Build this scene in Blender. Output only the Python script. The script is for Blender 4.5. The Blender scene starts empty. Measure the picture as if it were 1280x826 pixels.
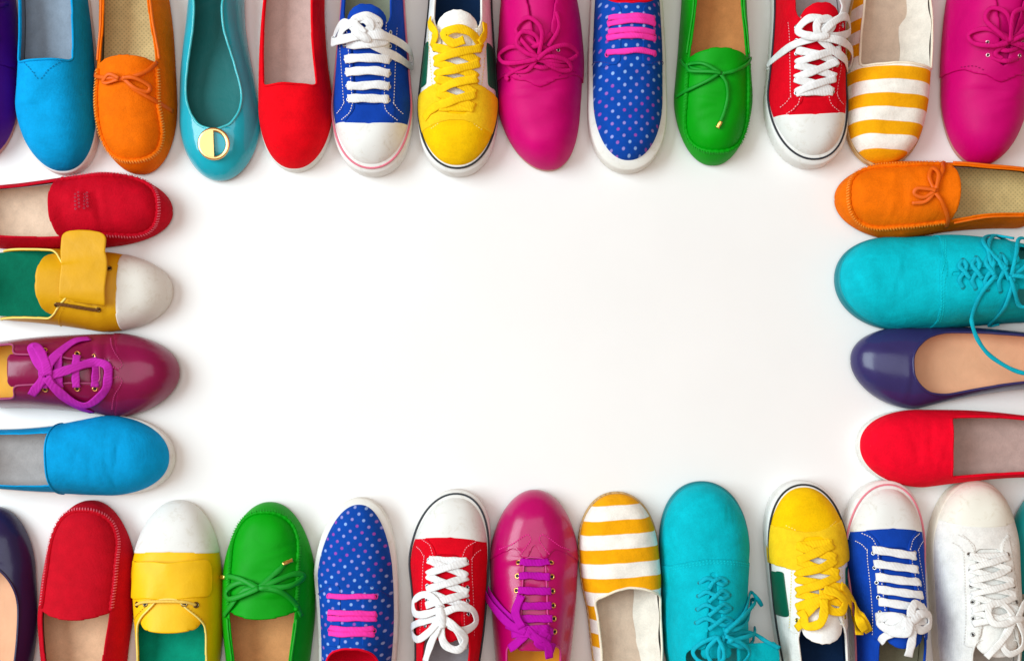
import bpy, math
import numpy as np

# ------------------------------------------------------------------ camera, world, lamps, exposure
scn = bpy.context.scene
col = scn.collection
CAM_H = 1.5
cam = bpy.data.objects.new('camera', bpy.data.cameras.new('camera'))
col.objects.link(cam)
CAM_Y = -0.147
cam.location = (0, CAM_Y, CAM_H)
cam.data.sensor_width = 36
cam.data.lens = 36 * CAM_H / 1.28
cam.data.shift_y = -CAM_Y / 1.28
cam.data.clip_end = 50
scn.camera = cam

world = bpy.data.worlds.new('World')
scn.world = world
world.use_nodes = True
world.node_tree.nodes['Background'].inputs[0].default_value = (1.0, 0.54, 0.30, 1)
world.node_tree.nodes['Background'].inputs[1].default_value = 0.29

def area(name, loc, target, sx, sy, power, color=(1, 1, 1)):
    ld = bpy.data.lights.new(name, 'AREA')
    ld.shape = 'RECTANGLE'; ld.size = sx; ld.size_y = sy; ld.energy = power; ld.color = color
    o = bpy.data.objects.new(name, ld); col.objects.link(o)
    o.location = loc
    d = np.array(target) - np.array(loc)
    from mathutils import Vector
    o.rotation_euler = Vector(d).to_track_quat('-Z', 'Y').to_euler()
    return o
area('window_light', (-3.5, 0.55, 3.3), (0.25, 0, 0), 3.4, 2.7, 235, (0.79, 0.94, 1.0))
area('overhead_fill', (0.0, 0.1, 2.3), (0, 0, 0), 2.0, 1.6, 20, (0.84, 0.955, 1.0))  # added fill lamp overhead, stands in for light bounced off the ceiling

scn.view_settings.view_transform = 'Standard'
scn.view_settings.look = 'None'
scn.view_settings.exposure = 0.15
scn.view_settings.gamma = 1

# ------------------------------------------------------------------ materials
def lin(c):
    out = []
    for v in c:
        v = v / 255
        out.append(v / 12.92 if v <= .04045 else ((v + .055) / 1.055) ** 2.4)
    return (*out, 1)

MC = {}
def mat(kind, c, c2=None, phase=0.0, stretch=1.0):
    key = (kind, tuple(c), tuple(c2) if c2 else None, phase, stretch)
    if key in MC: return MC[key]
    m = bpy.data.materials.new(kind); MC[key] = m
    m.use_nodes = True
    nt = m.node_tree; N = nt.nodes; Lk = nt.links
    b = N['Principled BSDF']
    tc = N.new('ShaderNodeTexCoord')
    def noise(scale, detail=3, rough=.55, d=0.0):
        n = N.new('ShaderNodeTexNoise'); n.inputs['Scale'].default_value = scale
        n.inputs['Detail'].default_value = detail; n.inputs['Roughness'].default_value = rough
        n.inputs['Distortion'].default_value = d
        Lk.new(tc.outputs['Object'], n.inputs['Vector']); return n
    def math_(op, a, bb=None):
        n = N.new('ShaderNodeMath'); n.operation = op
        for i, v in enumerate((a, bb)):
            if v is None: continue
            if isinstance(v, (int, float)): n.inputs[i].default_value = v
            else: Lk.new(v, n.inputs[i])
        return n.outputs[0]
    def mix(fac, a, bb):
        n = N.new('ShaderNodeMix'); n.data_type = 'RGBA'
        if isinstance(fac, (int, float)): n.inputs[0].default_value = fac
        else: Lk.new(fac, n.inputs[0])
        for i, v in ((6, a), (7, bb)):
            if isinstance(v, tuple): n.inputs[i].default_value = v
            else: Lk.new(v, n.inputs[i])
        return n.outputs[2]
    def ramp(x, lo, hi):
        n = N.new('ShaderNodeMapRange'); n.inputs[1].default_value = lo; n.inputs[2].default_value = hi
        Lk.new(x, n.inputs[0]); return n.outputs[0]
    def bump(h, strength, dist):
        n = N.new('ShaderNodeBump'); n.inputs['Strength'].default_value = strength
        n.inputs['Distance'].default_value = dist
        Lk.new(h, n.inputs['Height']); Lk.new(n.outputs[0], b.inputs['Normal'])
    base = lin(c)
    dark = tuple(v * .72 for v in base[:3]) + (1,)
    colr = base
    def weave(sc):
        w1 = N.new('ShaderNodeTexWave'); w2 = N.new('ShaderNodeTexWave')
        w1.bands_direction = 'X'; w2.bands_direction = 'Y'
        for w in (w1, w2):
            w.inputs['Scale'].default_value = sc; w.inputs['Distortion'].default_value = .6
            w.inputs['Detail'].default_value = 1
            Lk.new(tc.outputs['Object'], w.inputs['Vector'])
        return math_('MULTIPLY', w1.outputs['Fac'], w2.outputs['Fac'])
    if kind in ('canvas', 'stripe', 'dots', 'jute', 'insole', 'perf'):
        b.inputs['Roughness'].default_value = .85
        b.inputs['Specular IOR Level'].default_value = .12
        n1 = noise(70, 4); n2 = noise(480, 3, .7)
        if kind == 'stripe':
            sep = N.new('ShaderNodeSeparateXYZ'); Lk.new(tc.outputs['Object'], sep.inputs[0])
            nn = noise(30, 2)
            y = math_('ADD', math_('MULTIPLY', math_('SUBTRACT', .13, sep.outputs[1]), 1000.0 / stretch), -phase)
            y = math_('ADD', y, math_('MULTIPLY', math_('SUBTRACT', nn.outputs[0], .5), 3.0))
            # gentle sag of the stripes across the foot
            fr = math_('FRACT', math_('DIVIDE', math_('ADD', y, 360.0), 36.5))
            s = ramp(math_('ABSOLUTE', math_('SUBTRACT', fr, .25)), .235, .26)
            base2 = lin(c2)
            colr = mix(s, base, base2)
        if kind == 'dots':
            mp = N.new('ShaderNodeMapping'); Lk.new(tc.outputs['Object'], mp.inputs[0])
            mp.inputs['Rotation'].default_value = (0, 0, math.radians(45 + phase))
            mp.inputs['Scale'].default_value = (100, 100, 0)
            vo = N.new('ShaderNodeTexVoronoi'); vo.voronoi_dimensions = '2D'
            vo.inputs['Scale'].default_value = 1; vo.inputs['Randomness'].default_value = .06
            Lk.new(mp.outputs[0], vo.inputs['Vector'])
            s = ramp(vo.outputs['Distance'], .225, .13)
            rnd = N.new('ShaderNodeSeparateColor'); Lk.new(vo.outputs['Color'], rnd.inputs[0])
            dotc = mix(ramp(math_('ADD', math_('MULTIPLY', noise(22, 1).outputs[0], .8), math_('MULTIPLY', rnd.outputs[0], .35)), .42, .72), lin((150, 185, 240)), lin((165, 75, 180)))
            colr = mix(s, base, dotc)
        if kind == 'perf':
            mp = N.new('ShaderNodeMapping'); Lk.new(tc.outputs['Object'], mp.inputs[0])
            mp.inputs['Rotation'].default_value = (0, 0, math.radians(45)); mp.inputs['Scale'].default_value = (260, 260, 0)
            vo = N.new('ShaderNodeTexVoronoi'); vo.voronoi_dimensions = '2D'; vo.inputs['Scale'].default_value = 1
            vo.inputs['Randomness'].default_value = 0.05; Lk.new(mp.outputs[0], vo.inputs['Vector'])
            colr = mix(ramp(vo.outputs['Distance'], .3, .2), base, tuple(v * .74 for v in base[:3]) + (1,))
        k = tuple(v * .84 for v in ((1, 1, 1)))
        mul = N.new('ShaderNodeMix'); mul.data_type = 'RGBA'; mul.blend_type = 'MULTIPLY'; mul.inputs[0].default_value = 1
        if isinstance(colr, tuple): mul.inputs[6].default_value = colr
        else: Lk.new(colr, mul.inputs[6])
        shade = mix(ramp(math_('ADD', math_('MULTIPLY', n1.outputs[0], .6), math_('MULTIPLY', n2.outputs[0], .4)), .35, .65), (.84, .84, .84, 1), (1.05, 1.05, 1.05, 1))
        Lk.new(shade, mul.inputs[7]); colr = mul.outputs[2]
        if kind == 'jute':
            wv = N.new('ShaderNodeTexWave'); wv.bands_direction = 'DIAGONAL'; wv.inputs['Scale'].default_value = 75
            wv.inputs['Distortion'].default_value = 2; Lk.new(tc.outputs['Object'], wv.inputs['Vector'])
            bump(wv.outputs['Fac'], .9, .0012)
        else:
            bump(math_('ADD', math_('MULTIPLY', weave(230), .22), math_('ADD', math_('MULTIPLY', n1.outputs[0], 1.6), math_('MULTIPLY', n2.outputs[0], .6))), .6, .0011)
        if kind != 'insole':
            b.inputs['Sheen Weight'].default_value = .0
    elif kind == 'suede':
        n1 = noise(55, 5, .65, .4); n2 = noise(600, 3)
        colr = mix(ramp(math_('ADD', math_('MULTIPLY', n1.outputs[0], .6), math_('MULTIPLY', n2.outputs[0], .4)), .40, .62), tuple(v * .84 for v in base[:3]) + (1,), tuple(min(1, v * 1.04) for v in base[:3]) + (1,))
        b.inputs['Roughness'].default_value = .8
        b.inputs['Specular IOR Level'].default_value = .1
        b.inputs['Sheen Weight'].default_value = .06; b.inputs['Sheen Roughness'].default_value = .4
        b.inputs['Sheen Tint'].default_value = base
        n3 = noise(24, 3, .5, 1.2)
        bump(math_('ADD', math_('ADD', n1.outputs[0], math_('MULTIPLY', n3.outputs[0], 2.0)), math_('MULTIPLY', n2.outputs[0], .5)), .6, .0016)
    elif kind in ('leather', 'patent', 'gloss', 'nubuck'):
        n1 = noise(32, 4, .55, .3); n2 = noise(420, 3)
        colr = mix(ramp(n1.outputs[0], .35, .68), tuple(v * .9 for v in base[:3]) + (1,), base)
        b.inputs['Roughness'].default_value = {'leather': .5, 'nubuck': .52}.get(kind, .3)
        b.inputs['Specular IOR Level'].default_value = {'leather': .3, 'nubuck': .13}.get(kind, .2)
        if kind in ('patent', 'gloss'):
            b.inputs['Coat Weight'].default_value = .45 if kind == 'patent' else .8; b.inputs['Coat Roughness'].default_value = .19 if kind == 'patent' else .07
        n3 = noise(14, 3, .5, .8)
        bump(math_('ADD', math_('MULTIPLY', n2.outputs[0], .12), math_('ADD', n1.outputs[0], math_('MULTIPLY', n3.outputs[0], 1.2))), .45 if kind == 'leather' else .35, .0022)
    elif kind == 'rubber':
        n1 = noise(60, 6, .75, .6); n2 = noise(500, 2)
        colr = mix(ramp(n1.outputs[0], .30, .47), tuple(a * f for a, f in zip(base[:3], (.86, .83, .78))) + (1,), base)
        b.inputs['Roughness'].default_value = .55
        b.inputs['Specular IOR Level'].default_value = .35
        bump(math_('ADD', n1.outputs[0], math_('MULTIPLY', n2.outputs[0], .4)), .25, .0006)
    elif kind == 'lace':
        wv = N.new('ShaderNodeTexWave'); wv.bands_direction = 'DIAGONAL'; wv.inputs['Scale'].default_value = 160
        wv.inputs['Distortion'].default_value = 3; Lk.new(tc.outputs['Object'], wv.inputs['Vector'])
        n1 = noise(120, 3)
        colr = mix(ramp(n1.outputs[0], .3, .6), tuple(v * .86 for v in base[:3]) + (1,), base)
        b.inputs['Roughness'].default_value = .8; b.inputs['Specular IOR Level'].default_value = .2
        bump(math_('ADD', math_('MULTIPLY', wv.outputs['Fac'], .5), n1.outputs[0]), .6, .0006)
    elif kind == 'metal':
        b.inputs['Metallic'].default_value = 1; b.inputs['Roughness'].default_value = .28
        bump(noise(200, 2).outputs[0], .1, .0005)
    elif kind == 'floor':
        n1 = noise(3.5, 4); n2 = noise(160, 3)
        colr = mix(ramp(n1.outputs[0], .35, .65), tuple(v * .965 for v in base[:3]) + (1,), base)
        b.inputs['Roughness'].default_value = .45
        b.inputs['Specular IOR Level'].default_value = .3
        bump(n2.outputs[0], .04, .0005)
    if isinstance(colr, tuple): b.inputs['Base Color'].default_value = colr
    else: Lk.new(colr, b.inputs['Base Color'])
    return m

# ------------------------------------------------------------------ mesh helpers (millimetres in, metres out)
def mesh_obj(name, V, F, mats, parent=None, fm=None, smooth=True):
    me = bpy.data.meshes.new(name)
    V = np.asarray(V, float) * .001
    me.from_pydata(V.tolist(), [], [tuple(int(i) for i in f) for f in F])
    if not isinstance(mats, (list, tuple)): mats = [mats]
    for m in mats: me.materials.append(m)
    if fm is not None: me.polygons.foreach_set('material_index', np.asarray(fm, 'i'))
    if smooth: me.polygons.foreach_set('use_smooth', np.ones(len(me.polygons), bool))
    me.update()
    o = bpy.data.objects.new(name, me); col.objects.link(o); o.parent = parent
    return o

def smin(a, b, k):
    h = np.clip(.5 + .5 * (b - a) / k, 0, 1)
    return b * (1 - h) + a * h - k * h * (1 - h)
def smax(a, b, k): return -smin(-a, -b, k)

def catmull(P, n=8, closed=False):
    P = np.asarray(P, float)
    if closed: Q = np.vstack([P[-1], P, P[0], P[1]])
    else: Q = np.vstack([2 * P[0] - P[1], P, 2 * P[-1] - P[-2]])
    out = []
    for i in range(1, len(Q) - 2):
        p0, p1, p2, p3 = Q[i - 1], Q[i], Q[i + 1], Q[i + 2]
        for j in range(n):
            t = j / n
            out.append(.5 * ((2 * p1) + (-p0 + p2) * t + (2 * p0 - 5 * p1 + 4 * p2 - p3) * t * t + (-p0 + 3 * p1 - 3 * p2 + p3) * t ** 3))
    if not closed: out.append(Q[-2])
    return np.array(out)

def resample(P, step, closed=False):
    P = np.asarray(P, float)
    if closed: P = np.vstack([P, P[:1]])
    d = np.r_[0, np.cumsum(np.linalg.norm(np.diff(P, axis=0), axis=1))]
    n = max(2, int(round(d[-1] / step)))
    s = np.linspace(0, d[-1], n + 1)
    R = np.stack([np.interp(s, d, P[:, i]) for i in range(P.shape[1])], 1)
    return R[:-1] if closed else R

def nrm(v): return v / np.maximum(np.linalg.norm(v, axis=-1, keepdims=True), 1e-9)

def sweep(P, Nn, rx, rz, closed=False, nsec=8, sq=2.0, cap=True):
    """oval section (half width rx across, half thickness rz along normal) along P"""
    P = np.asarray(P, float); n = len(P)
    T = np.gradient(P, axis=0) if not closed else (np.roll(P, -1, 0) - np.roll(P, 1, 0))
    T = nrm(T); Nn = np.asarray(Nn, float)
    if Nn.ndim == 1: Nn = np.tile(Nn, (n, 1))
    B = nrm(np.cross(T, Nn)); M = nrm(np.cross(B, T))
    rx = np.broadcast_to(rx, (n,)).astype(float); rz = np.broadcast_to(rz, (n,)).astype(float)
    V = []
    for k in range(nsec):
        a = 2 * math.pi * k / nsec
        ca, sa = math.cos(a), math.sin(a)
        e = 2 / sq
        ca = math.copysign(abs(ca) ** e, ca); sa = math.copysign(abs(sa) ** e, sa)
        V.append(P + B * (rx * ca)[:, None] + M * (rz * sa)[:, None])
    V = np.stack(V, 1).reshape(-1, 3)
    F = []
    m = n if closed else n - 1
    for i in range(m):
        j = (i + 1) % n
        for k in range(nsec):
            l = (k + 1) % nsec
            F.append((i * nsec + k, i * nsec + l, j * nsec + l, j * nsec + k))
    if not closed and cap:
        F.append(tuple(range(nsec - 1, -1, -1)))
        F.append(tuple((n - 1) * nsec + k for k in range(nsec)))
    return V, F

class Bag:
    def __init__(s): s.V = []; s.F = []; s.n = 0
    def add(s, VF):
        V, F = VF
        s.V.append(np.asarray(V)); s.F += [tuple(i + s.n for i in f) for f in F]; s.n += len(V)
    def build(s, name, m, parent, smooth=True):
        if not s.n: return None
        return mesh_obj(name, np.vstack(s.V), s.F, m, parent, smooth=smooth)

TT = np.arange(0, 300.5, .5)
def table(knots, sig=9):
    k = np.array(knots, float)
    v = np.interp(np.arange(-60, 360.5, .5), k[:, 0], k[:, 1])
    g = np.exp(-.5 * (np.arange(-60, 61) * .5 / sig) ** 2); g /= g.sum()
    v = np.convolve(v, g, 'same')
    return v[120:120 + len(TT)]

SHOES = []
class Shoe:
    YC = 130.0
    def __init__(s, name, label, cat, tip, far, skew=0, L=262, W=((0, 46), (85, 47), (150, 38), (215, 33), (262, 33)),
                 a=80, k=2.2, j=2.1, H=((0, 40), (50, 44), (100, 56), (150, 80), (200, 84), (262, 84)), b=38, z0=10, m=2.6, n=2.0,
                 seed=0, wob=.5, group='colourful shoes framing the white floor', bend=4.0, crz=5):
        dy_ = tip[1] - far[1]; dx_ = tip[0] - far[0]
        s.kap = .945 if dy_ < -abs(dx_) else .87
        if s.kap < .9: L = min(L * 1.09, 298)
        s.L = L; s.sk = skew; s.z0 = z0; s.m = m; s.n = n
        rs = np.random.RandomState(seed + 11)
        s.w1 = [(rs.uniform(.015, .06), rs.uniform(.02, .09), rs.uniform(0, 6.3), rs.uniform(.4, 1)) for _ in range(7)]
        s.rs = rs; s.wob = wob; s.creases = []; s.shear = None
        for _ in range(crz):
            s.creases.append((lambda t0, sl, am, x0, wx, wt: (lambda t, x: am * (np.exp(-((t - t0 - sl * x) / wt) ** 2) - .6 * np.exp(-((t - t0 - wt * 1.5 - sl * x) / wt) ** 2)) * np.exp(-((x - x0) / wx) ** 2)))(rs.uniform(58, 122), rs.uniform(-.35, .35), rs.uniform(.6, 1.4) * rs.choice([-1, 1]), rs.uniform(-25, 25), rs.uniform(12, 30), rs.uniform(2.6, 4.5)))
        toe = np.power(np.clip(1 - np.power(np.clip(1 - TT / a, 0, 1), k), 0, 1), 1 / j)
        e = 34.0
        heel = np.power(np.clip(1 - np.power(np.clip((TT - (L - e)) / e, 0, 1), 2.3), 0, 1), 1 / 2.2)
        s.tW = table(W) * toe * heel
        toeh = np.power(np.clip(1 - np.power(np.clip(1 - TT / b, 0, 1), 2.2), 0, 1), 1 / 2)
        heelh = np.power(np.clip(1 - np.power(np.clip((TT - (L - 9)) / 9, 0, 1), 2.5), 0, 1), 1 / 2.2)
        s.tH = table(H) * toeh * heelh
        sg = np.sign(skew) if skew else 0
        s.tC = skew * np.clip(1 - TT / 95, 0, 1) ** 1.7 + sg * bend * np.sin(np.clip((TT - 90) / (L - 90), 0, 1) * math.pi)
        # place
        if abs(dy_) > abs(dx_): tip = (tip[0] + (640 - tip[0]) * .0125, tip[1]); far = (far[0] + (640 - far[0]) * .0125, far[1])
        else: tip = (tip[0], tip[1] + (560 - tip[1]) * .0145); far = (far[0], far[1] + (560 - far[1]) * .0145)
        tipw = np.array([tip[0] - 640, 413 - tip[1]], float); farw = np.array([far[0] - 640, 413 - far[1]], float)
        d = nrm(tipw - farw)
        for _ in range(3):
            r = np.array([d[1], -d[0]])
            org = tipw - r * skew
            d = nrm(org - farw)
        ang = math.atan2(d[1], d[0]) - math.pi / 2
        base = org - d * s.YC
        e = bpy.data.objects.new(name, None); col.objects.link(e)
        e.empty_display_size = .05
        e.location = (base[0] * .001, base[1] * .001, 0); e.rotation_euler = (0, 0, ang)
        e['label'] = label; e['category'] = cat; e['group'] = group
        s.root = e
        # grid
        t = np.r_[60 * np.linspace(.04, 1, 34) ** 2, np.arange(63, L - 24, 3.6), L - 22 * np.linspace(1, .05, 12) ** 2]
        s.gt = np.unique(t); s.gp = np.linspace(.0, math.pi, 47)
        SHOES.append(s)
    def Y(s, t): return s.YC - s.kap * t
    def Wt(s, t): return np.interp(t, TT, s.tW)
    def C(s, t): return np.interp(t, TT, s.tC)
    def H(s, t): return np.interp(t, TT, s.tH)
    def P(s, t, p):
        t = np.clip(t, .05, s.L - .05); c = np.cos(p); sn = np.clip(np.sin(p), 0, 1)
        u = np.sign(c) * np.abs(c) ** (2 / s.m)
        x = s.C(t) + s.Wt(t) * u
        f = sn ** (2 / s.n)
        z = s.z0 + s.H(t) * f
        if s.shear is not None: x = x + np.interp(t, TT, s.shear) * f
        if s.wob:
            q = 0
            for (fx, fy, ph, am) in s.w1: q = q + am * np.sin(fx * x * 2.2 + fy * t * 1.6 + ph)
            z = z + s.wob * q * .45 * f
        for fn in s.creases: z = z + fn(t, x) * f
        return np.stack([x, s.Y(t), z], -1)
    def X0(s, t, p):
        c = np.cos(p); return s.C(t) + s.Wt(t) * np.sign(c) * np.abs(c) ** (2 / s.m)
    def Nrm(s, t, p):
        t = np.clip(t, .6, s.L - .6); p = np.clip(p, .02, math.pi - .02)
        d1 = s.P(t, p + .01) - s.P(t, p - .01); d2 = s.P(t + .4, p) - s.P(t - .4, p)
        return nrm(np.cross(d1, d2))
    def phi(s, t, x):
        t = np.clip(np.asarray(t, float), .05, s.L - .05)
        u = np.clip((x - s.C(t)) / np.maximum(s.Wt(t), 1e-3), -.9995, .9995)
        return np.arccos(np.sign(u) * np.abs(u) ** (s.m / 2))
    def at(s, t, x, off=0.0):
        t = np.asarray(t, float); x = np.asarray(x, float)
        p = s.phi(t, x); return s.P(t, p) + s.Nrm(t, p) * np.asarray(off)[..., None]
    def nat(s, t, x): return s.Nrm(np.asarray(t, float), s.phi(t, x))
    # ---- clipped panels
    def panel(s, name, keeps, off, th, mo, mi=None, parent=None, flap=None, rim=None):
        T, Pp = np.meshgrid(s.gt, s.gp, indexing='ij')
        nt, npp = T.shape
        q = np.stack([T.ravel(), Pp.ravel()], 1)
        idx = np.arange(nt * npp).reshape(nt, npp)
        F = np.stack([idx[:-1, :-1], idx[:-1, 1:], idx[1:, 1:], idx[1:, :-1]], -1).reshape(-1, 4)
        faces = [tuple(f) for f in F]
        pts = [tuple(r) for r in q]
        cutsets = []
        for kf in keeps:
            A = np.array(pts); X = s.X0(A[:, 0], A[:, 1])
            val = kf(A[:, 0], X); val = np.where(np.abs(val) < 1e-6, 1e-6, val)
            new = {}; out = []; cs = set()
            pos = val > 0
            for f in faces:
                fl = [pos[i] for i in f]
                if all(fl): out.append(f); continue
                if not any(fl): continue
                poly = []
                for i in range(len(f)):
                    i0, i1 = f[i], f[(i + 1) % len(f)]
                    if pos[i0]: poly.append(i0)
                    if pos[i0] != pos[i1]:
                        key = (min(i0, i1), max(i0, i1))
                        if key not in new:
                            a_, b_ = key; p_, q_ = A[a_], A[b_]; lo, hi = 0.0, 1.0
                            fa = val[a_]
                            w = val[a_] / (val[a_] - val[b_])
                            for _ in range(3):   # refine the crossing
                                pm = p_ + (q_ - p_) * w
                                fm = float(kf(pm[0:1], s.X0(pm[0:1], pm[1:2]))[0])
                                if (fm > 0) == (fa > 0): lo = w; 
                                else: hi = w
                                w = .5 * (lo + hi) if _ < 2 else w
                            pm = p_ + (q_ - p_) * w
                            new[key] = len(pts); pts.append(tuple(pm)); cs.add(new[key])
                        poly.append(new[key])
                if len(poly) >= 3: out.append(tuple(poly))
            faces = out; cutsets.append(cs)
        if not faces: return None, []
        used = sorted({i for f in faces for i in f}); rem = {o: n for n, o in enumerate(used)}
        A = np.array([pts[i] for i in used])
        faces = [tuple(rem[i] for i in f) for f in faces]
        # drop degenerate
        B = s.P(A[:, 0], A[:, 1]); Nn = s.Nrm(A[:, 0], A[:, 1])
        if flap is not None: B, Nn = flap(A[:, 0], B, Nn)
        o_ = off(A[:, 0], B[:, 0]) if callable(off) else off
        o_ = np.broadcast_to(o_, (len(A),))
        inner = B + Nn * o_[:, None]; outer = B + Nn * (o_ + th)[:, None]
        ed = {}
        for f in faces:
            for i in range(len(f)):
                ed[(f[i], f[(i + 1) % len(f)])] = 1
        bd = [e for e in ed if (e[1], e[0]) not in ed]
        outv = np.zeros_like(B)
        for a_, b_ in bd:
            o1 = np.cross(B[b_] - B[a_], Nn[a_] + Nn[b_]); l = np.linalg.norm(o1)
            if l > 1e-9: outv[a_] += o1 / l; outv[b_] += o1 / l
        bv = sorted({i for e in bd for i in e}); bm = {v: i for i, v in enumerate(bv)}
        n = len(A)
        mid = (inner + outer)[bv] / 2 + nrm(outv[bv]) * th * .45
        V = np.vstack([outer, inner, mid])
        FF = list(faces); fm = [0] * len(faces)
        for f in faces: FF.append(tuple(i + n for i in reversed(f))); fm.append(1)
        for a_, b_ in bd:
            ma, mb = 2 * n + bm[a_], 2 * n + bm[b_]
            FF.append((b_, a_, ma, mb)); fm.append(0 if rim is None else rim)
            FF.append((mb, ma, a_ + n, b_ + n)); fm.append(0 if rim is None else rim)
        o = mesh_obj(name, V, FF, [mo, mi or mo], parent or s.root, fm)
        # cut curves -> chains of (outer point, normal, t)
        curves = []
        for cs in cutsets:
            cs2 = {rem[i] for i in cs if i in rem}
            nx = {}
            for a_, b_ in bd:
                if a_ in cs2 and b_ in cs2: nx[a_] = b_
            starts = set(nx) - set(nx.values())
            chains = []; seen = set()
            for st in list(starts) + list(nx):
                if st in seen: continue
                ch = [st]; seen.add(st); cur = st; closed = False
                while cur in nx:
                    cur = nx[cur]
                    if cur == st: closed = True; break
                    if cur in seen: break
                    ch.append(cur); seen.add(cur)
                if len(ch) > 3: chains.append((outer[ch], Nn[ch], A[ch, 0], closed))
            curves.append(chains)
        return o, curves
    def piping(s, name, chains, r, m, step=2.5, filt=None, lift=0.0, parent=None, flat=1.0, pucker=0.0):
        bag = Bag()
        for (P_, N_, t_, cl) in chains:
            if filt is not None:
                msk = filt(t_, P_[:, 0])
                if msk.sum() < 4: continue
                if not msk.all(): 
                    if cl:
                        k = int(np.argmin(msk)); P_ = np.roll(P_, -k, 0); N_ = np.roll(N_, -k, 0); msk = np.roll(msk, -k); cl = False
                    P_ = P_[msk]; N_ = N_[msk]
            Q = resample(np.hstack([P_ + N_ * lift, N_]), step, cl)
            for _ in range(2):
                R = (np.roll(Q, 1, 0) + 2 * Q + np.roll(Q, -1, 0)) / 4
                if not cl: R[0] = Q[0]; R[-1] = Q[-1]
                Q = R
            rr = r * (1 + pucker * np.sin(np.arange(len(Q)) * 2.1))
            bag.add(sweep(Q[:, :3], nrm(Q[:, 3:]), rr, rr * flat, cl, 7))
        return bag.build(name, m, parent or s.root)
    def stitch_pts(s, P_, N_, m, dash=2.6, gap=1.6, r=.55, cross=0.0, name='stitching', parent=None, closed=False, lift=.3):
        """row of thread stitches along a line on the surface; cross>0 lays them across the line"""
        Q = resample(np.hstack([P_ + N_ * lift, N_]), dash + gap, closed)
        T = nrm(np.gradient(Q[:, :3], axis=0)); Nn = nrm(Q[:, 3:]); B = nrm(np.cross(T, Nn))
        D = T if not cross else nrm(B + T * .25)
        h = (dash if not cross else cross) / 2
        V = []; F = []
        S = np.cross(D, Nn)
        for i in range(len(Q)):
            c = Q[i, :3]; b0 = len(V)
            for e, w, z in ((-1, .45, -.3), (-.6, 1, .8), (.6, 1, .8), (1, .45, -.3)):
                for sd in (-1, 1): V.append(c + D[i] * h * e + S[i] * r * w * sd + Nn[i] * r * z)
            for a_ in range(3): F.append((b0 + 2 * a_, b0 + 2 * a_ + 1, b0 + 2 * a_ + 3, b0 + 2 * a_ + 2))
        return np.array(V), F
    def stitch(s, lines, m, parent=None, **kw):
        bag = Bag()
        off = kw.pop('off', 1.6)
        for ln in lines:
            if isinstance(ln, tuple) and len(ln) == 4 and isinstance(ln[0], np.ndarray): bag.add(s.stitch_pts(ln[0], ln[1], m, closed=ln[3], **kw)); continue
            c = catmull(ln, 6); bag.add(s.stitch_pts(s.at(c[:, 1], c[:, 0], off), s.nat(c[:, 1], c[:, 0]), m, **kw))
        o = bag.build('stitching', m, parent or s.root)
        if o: o['kind'] = 'stuff'
        return o
    # ---- sole
    def outline(s, n=132):
        t = s.L * (1 - np.cos(np.linspace(0, math.pi, 400))) / 2
        t = np.clip(t, .02, s.L - .02)
        R = np.stack([s.C(t) + s.Wt(t), s.Y(t)], 1); Lf = np.stack([s.C(t) - s.Wt(t), s.Y(t)], 1)[::-1]
        Q = resample(np.vstack([R, Lf]), 4.4, True)
        for _ in range(2): Q = (np.roll(Q, 1, 0) + 2 * Q + np.roll(Q, -1, 0)) / 4
        T = nrm(np.roll(Q, -1, 0) - np.roll(Q, 1, 0))
        return Q, np.stack([-T[:, 1], T[:, 0]], 1), (s.YC - Q[:, 1]) / s.kap
    def toef(s, t, r=45): return np.exp(-(np.clip(t, 0, 400) / r) ** 2)
    def sole(s, m, o=3, ot=4, h=20, name='sole', rise=0.0, toe_r=45, slope=0.0, bot=-1.5):
        Q, Nn, t = s.outline(); n = len(Q)
        off = o + (ot - o) * s.toef(t, toe_r)
        hh = h + rise * s.toef(t, toe_r)
        one = np.ones(n)
        rings = [(off + bot - 6, 0 * one), (off + bot, 0 * one), (off - .3, 1.5 * one), (off, 3.5 * one), (off, hh * .55), (off - .2, hh - 2.2), (off - .9, hh - .7), (off - 2.0, hh),
                 (off * .35 - 1, hh + .6 + slope * s.toef(t, toe_r)), (-7 * one, hh + .8 + slope * s.toef(t, toe_r))]
        V = np.vstack([np.column_stack([Q + Nn * np.asarray(a_)[:, None], z]) for a_, z in rings]); F = []
        for i in range(len(rings) - 1):
            for k in range(n):
                l = (k + 1) % n; F.append((i * n + l, i * n + k, (i + 1) * n + k, (i + 1) * n + l))
        F.append(tuple(range(n)))
        return mesh_obj(name, V, F, m, s.root)
    def band(s, m, off, z, r=1.1, rz=1.1, name='foxing_stripe', o2=None, z2=None, toe_r=45, parent=None):
        Q, Nn, t = s.outline()
        f = s.toef(t, toe_r); oo = off + ((o2 if o2 is not None else off) - off) * f; zz = z + ((z2 if z2 is not None else z) - z) * f
        Pp = np.column_stack([Q + Nn * oo[:, None], zz])
        return mesh_obj(name, *sweep(Pp, np.array([0, 0, 1.0]), r, rz, True, 8), m, parent or s.root)
    def insole(s, m, z=12, inset=3, name='insole'):
        t = np.linspace(3, s.L - 4, 60); v = np.linspace(-1, 1, 15)
        w = np.clip(s.Wt(t) - inset, .5, None)
        V = []; 
        for i in range(len(t)):
            for q in v: V.append((s.C(t[i]) + w[i] * q, s.Y(t[i]), z + 5 * max(0, (t[i] - 120) / 140) + 2.2 * abs(q) ** 4 - .6))
        F = []
        for i in range(len(t) - 1):
            for k in range(14): F.append((i * 15 + k + 1, i * 15 + k, (i + 1) * 15 + k, (i + 1) * 15 + k + 1))
        return mesh_obj(name, V, F, m, s.root)
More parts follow.
